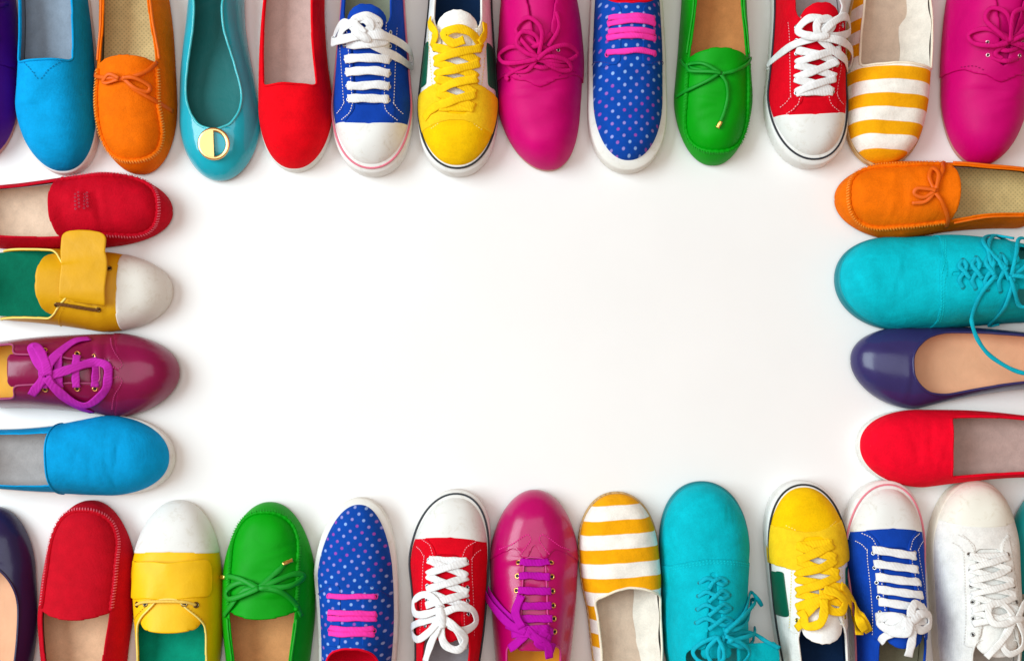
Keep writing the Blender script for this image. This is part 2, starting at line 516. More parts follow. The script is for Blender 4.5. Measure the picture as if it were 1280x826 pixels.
    # ---- laces
    def pts(s, L_):
        """list of (x, t, lift) -> on-surface 3-D points; (x, t, z, 'abs') -> absolute height"""
        P_ = []; N_ = []
        for q in L_:
            if len(q) == 4:
                P_.append((q[0], s.Y(q[1]), q[2])); N_.append((0, 0, 1))
            else:
                p = s.at(np.array([q[1]]), np.array([q[0]]), 0)[0]; nn = s.nat(np.array([q[1]]), np.array([q[0]]))[0]
                P_.append(p + nn * q[2]); N_.append(nn)
        return np.array(P_), np.array(N_)
    def lace_vf(s, L_, w=3.4, th=1.1, sub=6, closed=False, nsec=10, sq=4.0, taper=False, nz=None):
        P_, N_ = s.pts(L_)
        Q = catmull(np.hstack([P_, N_]), sub, closed)
        Nn = nrm(Q[:, 3:])
        if nz is not None: Nn = nrm(Nn * (1 - nz) + np.array([0, 0, 1.0]) * nz)
        n = len(Q); w_ = np.full(n, float(w))
        w_ = w_ * (1 + .07 * np.sin(np.arange(n) * .9 + s.rs.uniform(0, 6)))
        if taper: w_[-2:] *= .6
        return sweep(Q[:, :3], Nn, w_, th, closed, nsec, sq)
    def lace(s, lines, m, name='shoelace', w=3.4, th=1.1, parent=None, **kw):
        bag = Bag()
        for ln in lines: bag.add(s.lace_vf(ln, w, th, **kw))
        return bag.build(name, m, parent or s.root)
    def loop(s, cx, ct, ang, ln, wd, l0=4, l1=7):
        a = math.radians(ang); dx, dt = math.cos(a), math.sin(a); px, pt = -dt, dx
        def q(f, g, l): return (cx + dx * ln * f + px * wd * g, ct + dt * ln * f + pt * wd * g, l)
        return [q(0, 0, l0), q(.35, .38, l0 + .5), q(.75, .5, l0), q(1, .1, (l0 + l1) / 2), q(.78, -.42, l1), q(.4, -.36, l1 + 1), q(0, 0, l1)]
    def eyelets(s, xs, r, m, off=1.8, tube=.8, name='eyelet', hole=None):
        me = None; res = []
        for (x, t) in xs:
            p = s.at(np.array([t]), np.array([x]), off)[0] * .001; nn = s.nat(np.array([t]), np.array([x]))[0]
            if me is None:
                a = np.linspace(0, 2 * math.pi, 14, endpoint=False)
                V, F = sweep(np.stack([r * np.cos(a), r * np.sin(a), 0 * a], 1), np.array([0, 0, 1.0]), tube, tube * .8, True, 6)
                V = list(map(tuple, V)); fm = [0] * len(F)
                b0 = len(V); V += [(r * math.cos(x_), r * math.sin(x_), .1) for x_ in a]; F.append(tuple(range(b0, b0 + 14))); fm.append(1)
                o = mesh_obj(name, V, F, [m, hole or mat('leather', (30, 25, 25))], s.root, fm); me = o.data
            else:
                o = bpy.data.objects.new(name, me); col.objects.link(o); o.parent = s.root
            from mathutils import Vector
            o.location = p; o.rotation_euler = Vector(nn).to_track_quat('Z', 'Y').to_euler(); res.append(o)
        return res
    def knot(s, x, t, lift, r, m, name='knot', parent=None, ang=0.0, ln=1.5):
        a = math.radians(ang); d = np.array([math.cos(a), math.sin(a)])
        L_ = [(x + d[0] * f * r * ln, t + d[1] * f * r * ln, lift) for f in (-1, -.4, .4, 1)]
        P_, N_ = s.pts(L_); Q = catmull(np.hstack([P_, N_]), 4)
        f = np.linspace(-1, 1, len(Q)); w = .8 * r * np.sqrt(np.clip(1 - .75 * f ** 2, 0, 1))
        return mesh_obj(name, *sweep(Q[:, :3], nrm(Q[:, 3:]), w, w * .75, False, 10), m, parent or s.root)

def halfplane(fn): return lambda t, x: fn(t, x)
def U(s, t0, a, Wk, k=2.3, back=12):
    """U-shaped implicit region: starts at t0, half width from knots Wk, runs to the heel"""
    tb = table(Wk, 7)
    def f(t, x):
        w = np.maximum(np.interp(t, TT, tb), 1)
        e = np.power(np.clip((t0 + a - t) / a, 0, 9), k) + np.power(np.clip((t - (s.L - back - 30)) / 30, 0, 9), k) + np.power(np.abs(x - s.C(t)) / w, k)
        return 1 - e
    return f

WHITE = (250, 250, 248)
RUB = lambda c=(230, 228, 222): mat('rubber', c)

# ------------------------------------------------------------------ kinds
def slip_on(label, tip, far, skew, color, ins, throat, wi, W, rc=8, seed=0, gore=False, seam=False, curve=0, o=2.5, ot=5, a=92, k=2.2):
    s = Shoe('slip_on_shoe', label, 'shoe', tip, far, skew, W=W, a=a, k=k, H=((0, 34), (50, 42), (100, 52), (150, 58), (262, 58)), b=46, z0=12, m=2.7, seed=seed, wob=.7)
    cv = mat('canvas', color); li = mat('canvas', tuple(int(v * .9) for v in ins))
    s.sole(RUB(), o=o, ot=ot, h=17, toe_r=60)
    s.insole(mat('insole', ins), z=19.5, inset=1.5)
    tb = table(wi, 6)
    def fopen(t, x):
        g = np.interp(t, TT, tb) - np.abs(x - s.C(t))
        return smin(smin(t - throat - curve * ((x - s.C(t)) / 30) ** 2, g, rc), s.L - 14 - t, 20)
    if seam:
        s.panel('quarter', [lambda t, x: -fopen(t, x), lambda t, x: t - throat + 8], 0, 1.6, cv, li, rim=0)
        v, c = s.panel('vamp', [lambda t, x: throat - .5 - t], .9, 2.2, cv, li)
        s.piping('edge_binding', c[0], 1.3, cv)
    else:
        v, c = s.panel('upper', [lambda t, x: -fopen(t, x)], 0, 2.4, cv, li, rim=0)
        s.piping('edge_binding', c[0], 1.5, cv)
    if gore:
        tw = mat('lace', tuple(int(v * .82) for v in color))
        s.stitch([[(-24, throat - 3), (-12, throat - 14), (-2, throat - 26)], [(18, throat - 3), (10, throat - 14), (3, throat - 26)]], tw, off=2.6, dash=3, gap=.8)
    return s

def moccasin(label, tip, far, skew, color, ins, throat, W, seed=0, bow=None, thread=None, mk='suede', ta=11, aw=None, a=105, k=2.1, inm='insole', collar=True, perf=False, L=262):
    s = Shoe('moccasin', label, 'shoe', tip, far, skew, L=L, W=W, a=a, k=k, H=((0, 36), (50, 44), (100, 52), (150, 56), (262, 52)), b=34, z0=4, m=2.5, seed=seed, wob=.9)
    su = mat(mk, color); li = mat('canvas', tuple(int(v * .85) for v in ins)); th = mat('lace', thread or tuple(min(255, int(v * .9 + 28)) for v in color))
    s.sole(mat('rubber', tuple(int(v * .45) for v in color)), o=-1.5, ot=-1.5, h=5)
    s.insole(mat(inm, ins), z=9, inset=3)
    aw = aw or ((0, 35), (60, 37), (110, 36), (150, 33), (200, 27), (262, 24))
    f = U(s, ta, 52, aw, 2.4, 12)
    s.panel('vamp', [lambda t, x: -f(t, x)], 0, 2.4, su, li, rim=0)
    edge = lambda t, x: throat + 3 - 5 * ((x - s.C(t)) / 30) ** 2 - t
    apc = lambda t, x: -1.6 + 2.5 * np.clip((t - throat + 14) / 14, 0, 1.3)
    _, c = s.panel('apron', [f, edge], apc, 2.4, su, su)
    # seam ridge and stitches along the apron
    ch = [k_ for k_ in c[0]]
    s.piping('seam_ridge', ch, 2.7, su, filt=lambda t, x: t < throat - 6, lift=1.0, pucker=.22)
    for (P_, N_, t_, cl) in ch:
        msk = t_ < throat - 10
        if msk.sum() < 6: continue
        k0 = int(np.argmin(msk)) if (cl and not msk.all()) else 0
        P2, N2, m2 = np.roll(P_, -k0, 0), np.roll(N_, -k0, 0), np.roll(msk, -k0)
        V, F = s.stitch_pts(P2[m2], N2[m2], th, dash=1.5, gap=1.9, r=.7, cross=5.0, lift=4.0)
        o = mesh_obj('stitching', V, F, th, s.root); o['kind'] = 'stuff'
    # collar: thong lace running along the top line
    if collar:
        lc = mat('leather', color)
        for sd in (-1, 1):
            tt = np.arange(throat + 4, s.L - 25, 12)
            wv = np.interp(tt, TT, table(aw, 7))
            L_ = [(sd * (w_ + 1.5) + s.C(t_), t_, 3.4) for t_, w_ in zip(tt, wv)]
            s.lace([L_], lc, name='collar_thong', w=1.7, th=1.5, nsec=7, sq=2)
    return s

def thong_bow(s, m, lines, w=2.5, th=1.1, name='bow', knot=None, tips=None):
    o = s.lace(lines, m, name=name, w=w, th=th, nsec=8, sq=3)
    if knot: s.knot(knot[0], knot[1], 5, 3.6, m, parent=o, ang=knot[2] if len(knot) > 2 else 0)
    return o

def ballet(label, tip, far, skew, color, inner, t0, Wk, W, mk='patent', seed=0, name='ballet_flat', lin_mk='leather', rimc=None, HH=((0, 24), (50, 31), (90, 34), (150, 36), (215, 46), (262, 50))):
    s = Shoe(name, label, 'shoe', tip, far, skew, W=W, a=88, k=2.1, j=2.0, H=HH, b=42, z0=6, m=2.3, seed=seed, wob=.35)
    pm = mat(mk, color)
    s.sole(mat('rubber', tuple(int(v * .5) for v in color)), o=-1, ot=-.5, h=7)
    s.insole(mat('leather' if lin_mk == 'leather' else 'insole', inner), z=9, inset=2.5)
    f = U(s, t0, 62, Wk, 2.2, 10)
    _, c = s.panel('upper', [lambda t, x: -f(t, x)], 0, 2.0, pm, mat(lin_mk, inner), rim=0)
    s.piping('topline_binding', c[0], 1.7, mat(mk, rimc or color))
    return s

def sneaker(label, tip, far, skew, W, color, toec=None, stripe=(30, 30, 35), tg=74, g=(15, 22), topen=178, tongue_end=196, tcap=50, seed=0, lining=(200, 195, 185),
            eyes=None, tonguec=None, mk='canvas', o=3.5, ot=10, h=26, name='canvas_sneaker', rub=(231, 230, 226), wi=30, tcurve=6, quarter=None, z0=19, a=92, k=2.15, stripe2=None, eyer=2.1, eyec=(200, 200, 205), L=266, cap_off=.4, thread=(235, 225, 225)):
    s = Shoe(name, label, 'sneaker', tip, far, skew, L=L, W=W, a=a, k=k, H=((0, 30), (40, 32), (80, 42), (120, 56), (165, 74), (200, 78), (262, 70)), b=40, z0=z0, m=2.5, seed=seed, wob=.6)
    cv = mat(mk, color); rb = RUB(rub); li = mat('canvas', lining)
    s.sole(rb, o=o, ot=ot, h=h, rise=1, slope=4, toe_r=52)
    if stripe: s.band(mat('rubber', stripe), 2.9, h + .9, 1.3, 1.2, o2=4.6, z2=h + 4.3, toe_r=52)
    if stripe2: s.band(mat('rubber', stripe2), o + .1, h * .5, .6, 1.3, o2=ot + .1, toe_r=52, name='sole_stripe')
    s.insole(mat('insole', tuple(int(v * .9) for v in lining)), z=h + 3, inset=1.5)
    s.g = g; s.topen = topen; s.tg = tg
    def gw(t): return np.interp(t, (tg, topen), g)
    s.gw = gw
    wiT = table(((0, wi), (262, wi - 5)), 4)
    def hole(t, x):
        ax = np.abs(x - s.C(t))
        gap = smin(gw(t) - ax, t - tg, 8)
        op = smin(smin(t - topen + 6, np.interp(t, TT, wiT) - ax, 22), s.L - 12 - t, 22)
        return smax(gap, op, 10)
    s.hole = hole
    cap = lambda t, x: tcap + tcurve * ((x - s.C(t)) / 40) ** 2 - t
    s.cap = cap
    up, c = s.panel('upper', [lambda t, x: -hole(t, x), lambda t, x: -cap(t, x) + 4], .2, 1.8, cv, li, rim=0)
    tc_ = mat(mk if tonguec is None else 'canvas', tonguec or color)
    def tong(t, x):
        return smin(smin(gw(t) + 5 - np.abs(x - s.C(t)), t - tcap + 4, 6), tongue_end - 7 * ((x - s.C(t)) / 20) ** 2 - t, 8)
    s.panel('tongue', [tong], -2.2, 1.8, tc_, tc_)
    if toec:
        s.panel('toe_cap', [cap], cap_off, 2.0, mat('rubber', toec) if mk == 'canvas' else mat(mk, toec))
    # eyestay rows and stitches
    if eyes is None: eyes = np.linspace(tg + 8, topen - 10, 6)
    s.eyes = eyes
    es = lambda t, x: smin(smin(gw(t) + 13 - np.abs(x - s.C(t)), np.abs(x - s.C(t)) - gw(t) - .3, 1), smin(t - tg + 2 + 1.2 * (np.abs(x - s.C(t)) - 14), topen + 6 - t, 3), 4)
    for sd in (-1, 1): s.panel('eyestay', [es, lambda t, x, sd=sd: np.minimum(-hole(t, x) - .2, sd * (x - s.C(t)))], 2.1, .9, cv, cv)
    th = mat('lace', thread)
    lines = []
    for sd in (-1, 1):
        tt = np.linspace(tg + 4, topen, 9)
        lines.append([(s.C(t_) + sd * (gw(t_) + 12), t_) for t_ in tt])
        lines.append([(s.C(t_) + sd * (gw(t_) + 1.8), t_) for t_ in tt])
        lines.append([(sd * (gw(tg) + 1.8), tg + 3), (sd * (gw(tg) + 6), tg - 9), (sd * (gw(tg) + 15), tg - 16)])
        lines.append([(sd * (gw(tg) + 12), tg + 5), (sd * (gw(tg) + 16), tg - 2), (sd * (gw(tg) + 21), tg - 6)])
    s.stitch(lines, th, off=3.2, r=.5, dash=2.2, gap=1.3)
    s.eyelets([(s.C(t_) + sd * (gw(t_) + 6.5), t_) for t_ in eyes for sd in (-1, 1)], eyer, mat('metal', eyec), off=3.3)
    # topline binding
    s.piping('topline_binding', c[0], 1.2, cv, filt=lambda t, x: t > topen - 4)
    return s

def bars(s, eyes, m, w=3.6, th=1.2, lift=4.2, ex=6.5, tilt=0.0):
    L_ = []
    for i, t_ in enumerate(eyes):
        e = s.gw(t_) + ex; c = s.C(t_); dt = tilt * e / 20
        L_.append([(c - e, t_ - dt, 2.4), (c - e + 2.2, t_ - dt, lift + .8), (c - e * .4, t_ - dt * .4, lift), (c + e * .4, t_ + dt * .4, lift), (c + e - 2.2, t_ + dt, lift + .8), (c + e, t_ + dt, 2.4)])
    return L_
def crosses(s, eyes, lift=4.2, ex=6.5, first=True):
    L_ = []
    if first: L_ += bars(s, eyes[:1], None, lift=lift - .5)
    for i in range(len(eyes) - 1):
        a_, b_ = eyes[i], eyes[i + 1]
        for sd, up in ((-1, 0), (1, 2.2)):
            ea, eb = s.gw(a_) + ex, s.gw(b_) + ex
            L_.append([(s.C(a_) + sd * ea, a_, 2.6), (s.C(a_) + sd * (ea - 3), a_ + 2, lift + .6), (s.C(a_) + sd * 1, (a_ + b_) / 2, lift + up), (s.C(b_) - sd * (eb - 3), b_ - 2, lift + 1 + up * .4), (s.C(b_) - sd * eb, b_, 2.6)])
    return L_

# ------------------------------------------------------------------ floor
def floor():
    me = bpy.data.meshes.new('floor')
    me.from_pydata([(-3, -3, 0), (3, -3, 0), (3, 3, 0), (-3, 3, 0)], [], [(0, 1, 2, 3)])
    me.materials.append(mat('floor', (242, 240, 238)))
    o = bpy.data.objects.new('floor', me); col.objects.link(o); o['kind'] = 'structure'
floor()

exec_kinds = True
# ------------------------------------------------------------------ the shoes, top row (toes towards the middle)
BLUE = (0, 160, 224)
WS = ((0, 45), (85, 46), (150, 41), (215, 37), (262, 35))
slip_on('bright blue canvas slip-on between the purple shoe and orange moccasin', (79, 216), (66, 0), -6, BLUE, (150, 165, 182), 138, ((0, 33), (262, 29)), WS, rc=5, seed=1, gore=True)
slip_on('bright blue canvas slip-on with a straight vamp seam beside burgundy-shaded lace-up', (214, 571), (0, 571), 3, BLUE, (176, 172, 172), 150, ((0, 33), (262, 30)), ((0, 46), (85, 47), (150, 40), (215, 36), (262, 34)), rc=4, seed=2, seam=True, ot=7)
RED = (238, 0, 22)
slip_on('red canvas slip-on between the teal ballet flat and blue sneaker', (367, 213), (371, 0), 2, RED, (218, 186, 178), 103, ((0, 30), (110, 31), (180, 28), (262, 25)), ((0, 43), (85, 44), (150, 39), (215, 35), (262, 33)), rc=9, seed=3, ot=4, curve=-3)
slip_on('red canvas slip-on beside the glossy purple ballet flat', (1072, 556), (1280, 561), 4, (240, 0, 38), (196, 166, 158), 108, ((0, 35), (110, 35), (180, 33), (262, 28)), ((0, 46), (85, 46), (150, 42), (215, 37), (262, 34)), rc=5, seed=4, ot=4, curve=4)

# moccasins
ORG = (240, 112, 0)
WM = ((0, 48), (85, 49), (150, 44), (215, 41), (262, 38))
s = moccasin('orange suede moccasin with thong bow between blue slip-on and teal flat', (172, 217), (163, 0), -4, ORG, (226, 196, 140), 143, WM, seed=5, thread=(250, 165, 70), inm='perf')
om = mat('leather', (232, 100, 5))
thong_bow(s, om, [[(-36, 142, 4), (-28, 128, 5), (-16, 120, 6), (-4, 117, 6)], [(40, 138, 4), (32, 124, 5), (18, 118, 6), (4, 117, 6)],
                  [(-2, 117, 6), (-14, 104, 5), (-26, 99, 5), (-28, 106, 6), (-14, 116, 8), (-2, 117, 8)], [(2, 117, 6), (14, 108, 5), (21, 113, 6), (12, 121, 8), (2, 117, 8)],
                  [(-2, 116, 6), (-16, 100, 4.5), (-34, 88, 4), (-46, 82, 4)]], knot=(1, 116, 15))
s = moccasin('orange suede moccasin with thong bow beside the teal lace-up shoe', (1044, 246), (1280, 247), 3, ORG, (214, 186, 128), 150, ((0, 46), (85, 47), (150, 40), (215, 36), (262, 34)), seed=6, thread=(250, 150, 50), inm='perf')
thong_bow(s, om, [[(36, 138, 4), (26, 132, 5), (12, 124, 6), (2, 118, 6)], [(-34, 146, 4), (-26, 140, 5), (-12, 128, 6), (-2, 119, 6)],
                  [(0, 118, 6), (-6, 104, 6), (-2, 92, 7), (4, 96, 8), (2, 110, 8), (0, 118, 8)], [(0, 118, 6), (16, 112, 5), (26, 118, 6), (18, 124, 8), (2, 119, 8)],
                  [(0, 118, 6), (-10, 108, 5), (-12, 88, 4.5)]], knot=(0, 118, 60))
GRN = (0, 158, 12)
WG = ((0, 45), (85, 47), (150, 42), (215, 38), (262, 36))
s = moccasin('green leather moccasin with one long thong tail beside the red sneaker', (893, 206), (894, 0), 0, GRN, (208, 142, 84), 140, WG, seed=7, mk='nubuck')
gm = mat('leather', (0, 150, 30)); gold = mat('metal', (235, 200, 110))
o = thong_bow(s, gm, [[(-38, 140, 4), (-30, 126, 5), (-16, 114, 6), (-2, 110, 6)], [(40, 140, 4), (34, 124, 5), (18, 114, 6), (2, 110, 6)],
                  [(2, 110, 6), (16, 100, 5), (34, 92, 5), (44, 90, 5)], [(0, 110, 7), (18, 122, 6), (32, 126, 6), (30, 116, 8), (12, 112, 8), (0, 110, 8)],
                  [(0, 109, 6), (-7, 96, 5), (-9, 78, 4.5), (-6, 60, 4.5), (-1, 44, 4.5)]], knot=(0, 110, 10), w=2.1)
s.lace([[(-2, 46, 4.5), (0, 42, 4.5), (2, 38, 4.5)]], gold, name='lace_tip', w=2.4, th=2.2, parent=o)
s = moccasin('green leather moccasin with bow between yellow strap sneaker and dotted shoe', (335, 629), (333, 826), 0, GRN, (220, 160, 104), 141, ((0, 50), (85, 55), (150, 55), (215, 48), (262, 42)), seed=8, mk='nubuck', aw=((0, 37), (60, 40), (110, 40), (150, 38), (200, 32), (262, 26)))
o = thong_bow(s, gm, [[(-44, 142, 4), (-36, 132, 5), (-20, 110, 6), (-4, 106, 6)], [(44, 142, 4), (36, 124, 5), (20, 108, 6), (2, 106, 6)],
                  [(0, 106, 6), (-16, 98, 5), (-32, 102, 5), (-40, 112, 6), (-34, 120, 8), (-16, 114, 8), (0, 106, 8)], [(0, 106, 6), (18, 96, 5), (36, 88, 5), (44, 92, 7), (30, 102, 8), (0, 106, 8)],
                  [(0, 105, 6), (12, 92, 5), (22, 80, 4.5), (26, 74, 4.5)], [(-2, 106, 6), (-20, 96, 5), (-38, 92, 4), (-46, 94, 4)]], knot=(0, 106, 10), w=3.4, th=1.3)
s.lace([[(24, 77, 4.5), (29, 73, 4.5), (33, 71, 4.5)]], gold, name='lace_tip', w=2.4, th=2.2, parent=o)
s.lace([[(-44, 94, 4), (-48, 94.5, 4), (-52, 95, 4)]], gold, name='lace_tip', w=2.4, th=2.2, parent=o)
RDM = (200, 4, 34)
s = moccasin('red suede moccasin with perforated apron beside yellow strap sneaker', (215, 260), (0, 267), 5, RDM, (236, 206, 180), 148, ((0, 43), (85, 44), (150, 42), (215, 38), (262, 34)), seed=9, thread=(240, 110, 130), collar=False, aw=((0, 33), (60, 35), (110, 35), (150, 33), (200, 30), (262, 26)))
hole = mat('leather', (110, 10, 30))
for i in range(5):
    for j_ in range(4): s.eyelets([(-2 + i * 4.0 + (j_ % 2) * 2 - 8, 98 + j_ * 5.0)], 1.1, mat('suede', (215, 60, 85)), off=4.2, tube=.35, name='perforation', hole=hole)
s = moccasin('red textured moccasin with whipstitched apron beside yellow strap sneaker with white toe', (110, 627), (106, 826), -2, (196, 8, 32), (232, 186, 150), 144, ((0, 50), (85, 54), (150, 55), (215, 48), (262, 42)), seed=10, thread=(240, 105, 120), mk='canvas', collar=False, aw=((0, 37), (60, 40), (110, 41), (150, 40), (200, 34), (262, 28)))

# ballet flats
TEAL = (0, 172, 192)
s = ballet('glossy teal ballet flat with gold disc between moccasin and red slip-on', (272, 226), (271, 0), 1, TEAL, (0, 112, 112), 62, ((0, 33), (90, 34), (120, 33), (160, 26), (200, 17), (230, 15), (262, 20)), ((0, 47), (85, 48.5), (150, 43), (215, 34), (262, 31)), seed=11, mk='gloss', rimc=(60, 190, 200))
def brooch(s, x, t):
    p = s.at(np.array([t]), np.array([x]), 5.5)[0]; nn = nrm(s.nat(np.array([t]), np.array([x]))[0] + np.array([0, 0, .5]))
    a = np.linspace(0, 2 * math.pi, 40, endpoint=False)
    from mathutils import Vector
    V, F = sweep(np.stack([17 * np.cos(a), 17 * np.sin(a), 0 * a], 1), np.array([0, 0, 1.0]), 2.6, 1.4, True, 8)
    o = mesh_obj('brooch', V, F, mat('metal', (248, 205, 140)), s.root)
    o.location = p * .001; o.rotation_euler = (-math.atan2(nn[1], nn[2]), math.atan2(nn[0], nn[2]), 0)
    th = np.linspace(-math.pi / 2, math.pi / 2, 24)
    pl = [(16 * math.cos(b), 16 * math.sin(b)) for b in th]
    V = [(x_, y_, 1.2) for x_, y_ in pl] + [(x_, y_, -3) for x_, y_ in pl]; n = len(pl)
    F = [tuple(range(n))] + [(i, i + n, (i + 1) % n + n, (i + 1) % n) for i in range(n)]
    h = mesh_obj('half_disc', V, F, mat('metal', (250, 200, 130)), o, smooth=False)
brooch(s, 0, 42)
ballet('glossy teal flat shoe beside the white sneaker', (1313, 611), (1316, 826), 0, (0, 150, 150), (0, 105, 105), 62, ((0, 33), (90, 34), (120, 33), (160, 26), (200, 17), (230, 15), (262, 20)), ((0, 45), (85, 46), (150, 42), (215, 36), (262, 32)), seed=12, mk='gloss')
PUR = (50, 44, 98)
WP = ((0, 34), (70, 36), (110, 38), (150, 36), (200, 30), (262, 26))
ballet('glossy purple ballet flat lying between teal lace-up and red slip-on', (1063, 450), (1280, 452), 12, PUR, (232, 176, 138), 74, ((0, 38), (90, 39), (130, 37), (180, 32), (262, 24)), ((0, 48), (85, 49.5), (150, 43), (215, 36), (262, 32)), seed=13, mk='patent')
ballet('dark purple ballet flat beside the red textured moccasin', (-13, 634), (-9, 826), 2, (40, 32, 76), (236, 180, 140), 72, ((0, 36), (90, 37), (130, 36), (180, 32), (262, 24)), ((0, 48), (85, 50), (150, 47), (215, 38), (262, 32)), seed=14, mk='patent')

# cap-toe canvas sneakers
wl = mat('lace', (238, 238, 238))
BSN = (14, 66, 172)
WSN = ((0, 46), (85, 46), (150, 41), (215, 36), (262, 34))
s = sneaker('blue canvas sneaker with straight white laces between red slip-on and yellow sneaker', (465, 213), (467, 0), 0, WSN, BSN, toec=(230, 230, 226), stripe=(225, 120, 140), tg=74, g=(16, 19), topen=176, tongue_end=198, seed=15, lining=(165, 170, 150))
ey = [83, 99, 116, 132]
L_ = bars(s, ey, None, w=4)
L_ += [s.loop(6, 158, 195, 56, 20, 5, 9), s.loop(6, 158, 20, 34, 22, 5, 10), s.loop(0, 160, 95, 20, 24, 6, 10), [(22, 150, 3), (8, 148, 6), (-10, 150, 7), (-24, 150, 3)],
       [(4, 158, 8), (-6, 168, 8), (2, 176, 8), (20, 170, 7), (30, 160, 6)], [(2, 157, 8), (-8, 150, 8), (-20, 156, 7), (-10, 164, 7), (4, 160, 9)]]
sl = s.lace(L_, wl, w=4.9, th=1.0); s.knot(3, 158, 9, 7, wl, parent=sl, ang=30)
s = sneaker('blue canvas sneaker with straight white laces between yellow and white sneakers', (1106, 609), (1104, 826), 2, WSN, BSN, toec=(230, 230, 226), stripe=(228, 130, 145), tg=74, g=(17, 18), topen=182, tongue_end=196, seed=16, lining=(150, 145, 120))
ey = [82, 99, 115, 130, 145, 157]
L_ = bars(s, ey[:5], None, tilt=3)
L_ += [s.loop(4, 162, 165, 24, 16, 5, 9), s.loop(6, 160, -30, 18, 22, 6, 11), s.loop(6, 160, 20, 22, 18, 6, 11), s.loop(2, 160, 120, 20, 18, 7, 12), [(6, 166, 9), (8, 178, 8), (6, 190, 8), (3, 204, 7)], [(4, 166, 9), (-6, 174, 8), (-16, 182, 6), (-20, 190, 5)], [(-24, 160, 3), (-10, 158, 7), (4, 164, 8)]]
sl = s.lace(L_, wl, w=5.0, th=1.0); s.knot(8, 163, 9, 8, wl, parent=sl, ang=-30)
RSN = (222, 0, 28)
s = sneaker('red canvas sneaker with criss-cross laces between green moccasin and striped espadrille', (1016, 202), (1002, 0), -6, WSN, RSN, toec=(230, 230, 226), stripe=(40, 42, 50), tg=72, g=(14, 19), topen=172, tongue_end=188, seed=17, lining=(205, 190, 190), ot=11, thread=(245, 170, 180))
ey = [80, 98, 116, 134]
L_ = crosses(s, ey) + [s.loop(0, 146, 205, 52, 16, 6, 10), s.loop(0, 146, 150, 44, 20, 6, 10), [(2, 146, 8), (24, 140, 7), (40, 134, 5), (52, 130, 4)], [(0, 146, 9), (-6, 158, 8), (-20, 168, 8), (-24, 182, 8), (-20, 196, 8)], s.loop(0, 146, 60, 24, 22, 6, 11), s.loop(0, 146, 110, 22, 18, 6, 11)]
sl = s.lace(L_, wl, w=4.5, th=.9); s.knot(0, 147, 9, 7, wl, parent=sl)
s = sneaker('red canvas sneaker with criss-cross laces between dotted shoe and magenta patent lace-up', (572, 620), (556, 826), 7, WSN, RSN, toec=(230, 230, 226), stripe=(50, 55, 62), tg=72, g=(15, 17), topen=170, tongue_end=176, seed=18, lining=(190, 185, 190), thread=(245, 150, 165))
ey = [80, 99, 118, 137]
L_ = crosses(s, ey) + [s.loop(-2, 150, 60, 40, 20, 6, 10), s.loop(-2, 150, 140, 42, 18, 6, 10), [(-2, 150, 9), (-6, 166, 9), (-10, 182, 9), (-14, 202, 8)], s.loop(-2, 146, 10, 34, 26, 6, 10), s.loop(-2, 140, 190, 30, 26, 6, 10), [(-2, 150, 9), (12, 160, 8), (20, 176, 6), (22, 186, 5)]]
sl = s.lace(L_, wl, w=4.6, th=.9); s.knot(-2, 150, 9, 8, wl, parent=sl, ang=80)
# yellow sneakers
YEL = (255, 202, 0)
yl = mat('lace', (255, 205, 10))
def yellow(label, tip, far, skew, seed, W=WSN):
    s = sneaker(label, tip, far, skew, W, (246, 244, 238), toec=None, stripe=(35, 38, 42), tg=62, g=(13, 20), topen=172, tongue_end=190, tcap=4, seed=seed, lining=(20, 50, 90), ot=10, tonguec=(250, 248, 244), thread=(250, 225, 120), eyec=(225, 200, 90), cap_off=.6)
    cv = mat('canvas', YEL)
    ax = lambda t, x: np.abs(x - s.C(t))
    s.panel('vamp', [lambda t, x: smin(62 + 16 * np.clip((17 - ax(t, x)) / 8, 0, 1) - 10 * np.clip((ax(t, x) - 10) / 30, 0, 2) - t, 200 - t, 1), lambda t, x: np.maximum(-s.hole(t, x), 78 - t)], 2.3, 1.4, cv, cv)
    s.panel('side_panel', [lambda t, x: t - 56 + 10 * np.clip((ax(t, x) - 10) / 30, 0, 2), lambda t, x: 104 - t + .4 * (20 - ax(t, x)), lambda t, x: -s.hole(t, x)], 3.1, 1.2, mat('canvas', (255, 208, 30)), cv)
    for sd in (-1, 1): s.panel('side_stripe', [lambda t, x, sd=sd: smin(smin(sd * (x - s.C(t)) - s.Wt(t) * .8, t - 104, 3), 160 - t, 5)], 2.2, .9, mat('leather', (0, 92, 66)))
    return s
s = yellow('yellow sneaker with yellow criss-cross laces between blue sneaker and magenta boot', (571, 213), (576, 0), 0, 19)
ey = [72, 91, 110, 129, 148]
L_ = crosses(s, ey, lift=5.4) + [[(-27, 148, 4), (-14, 162, 8), (0, 166, 9), (12, 160, 9), (4, 150, 9), (-8, 154, 9)], [(27, 148, 4), (20, 162, 8), (26, 174, 7), (28, 184, 6)], [(12, 78, 6), (24, 72, 6), (32, 66, 5), (36, 60, 4.5)], [(-22, 152, 8), (-27, 166, 7), (-27, 180, 6)]]
sl = s.lace(L_, yl, w=4.9, th=.9)
s = yellow('yellow sneaker with loose yellow laces between teal lace-up and blue sneaker', (999, 609), (1019, 826), -4, 20)
L_ = crosses(s, ey, lift=5.4) + [[(16, 126, 6), (27, 146, 8), (34, 166, 9), (42, 186, 74, 'abs')], [(22, 124, 7), (34, 144, 9), (44, 162, 78, 'abs'), (54, 184, 72, 'abs')], [(19, 126, 9), (31, 146, 11), (40, 165, 84, 'abs'), (48, 182, 78, 'abs')], s.loop(-2, 140, 120, 34, 16, 6, 10), s.loop(0, 128, 60, 30, 18, 6, 10), [(-26, 150, 5), (-22, 160, 7), (-30, 172, 5)]]
sl = s.lace(L_, yl, w=5.2, th=.9)
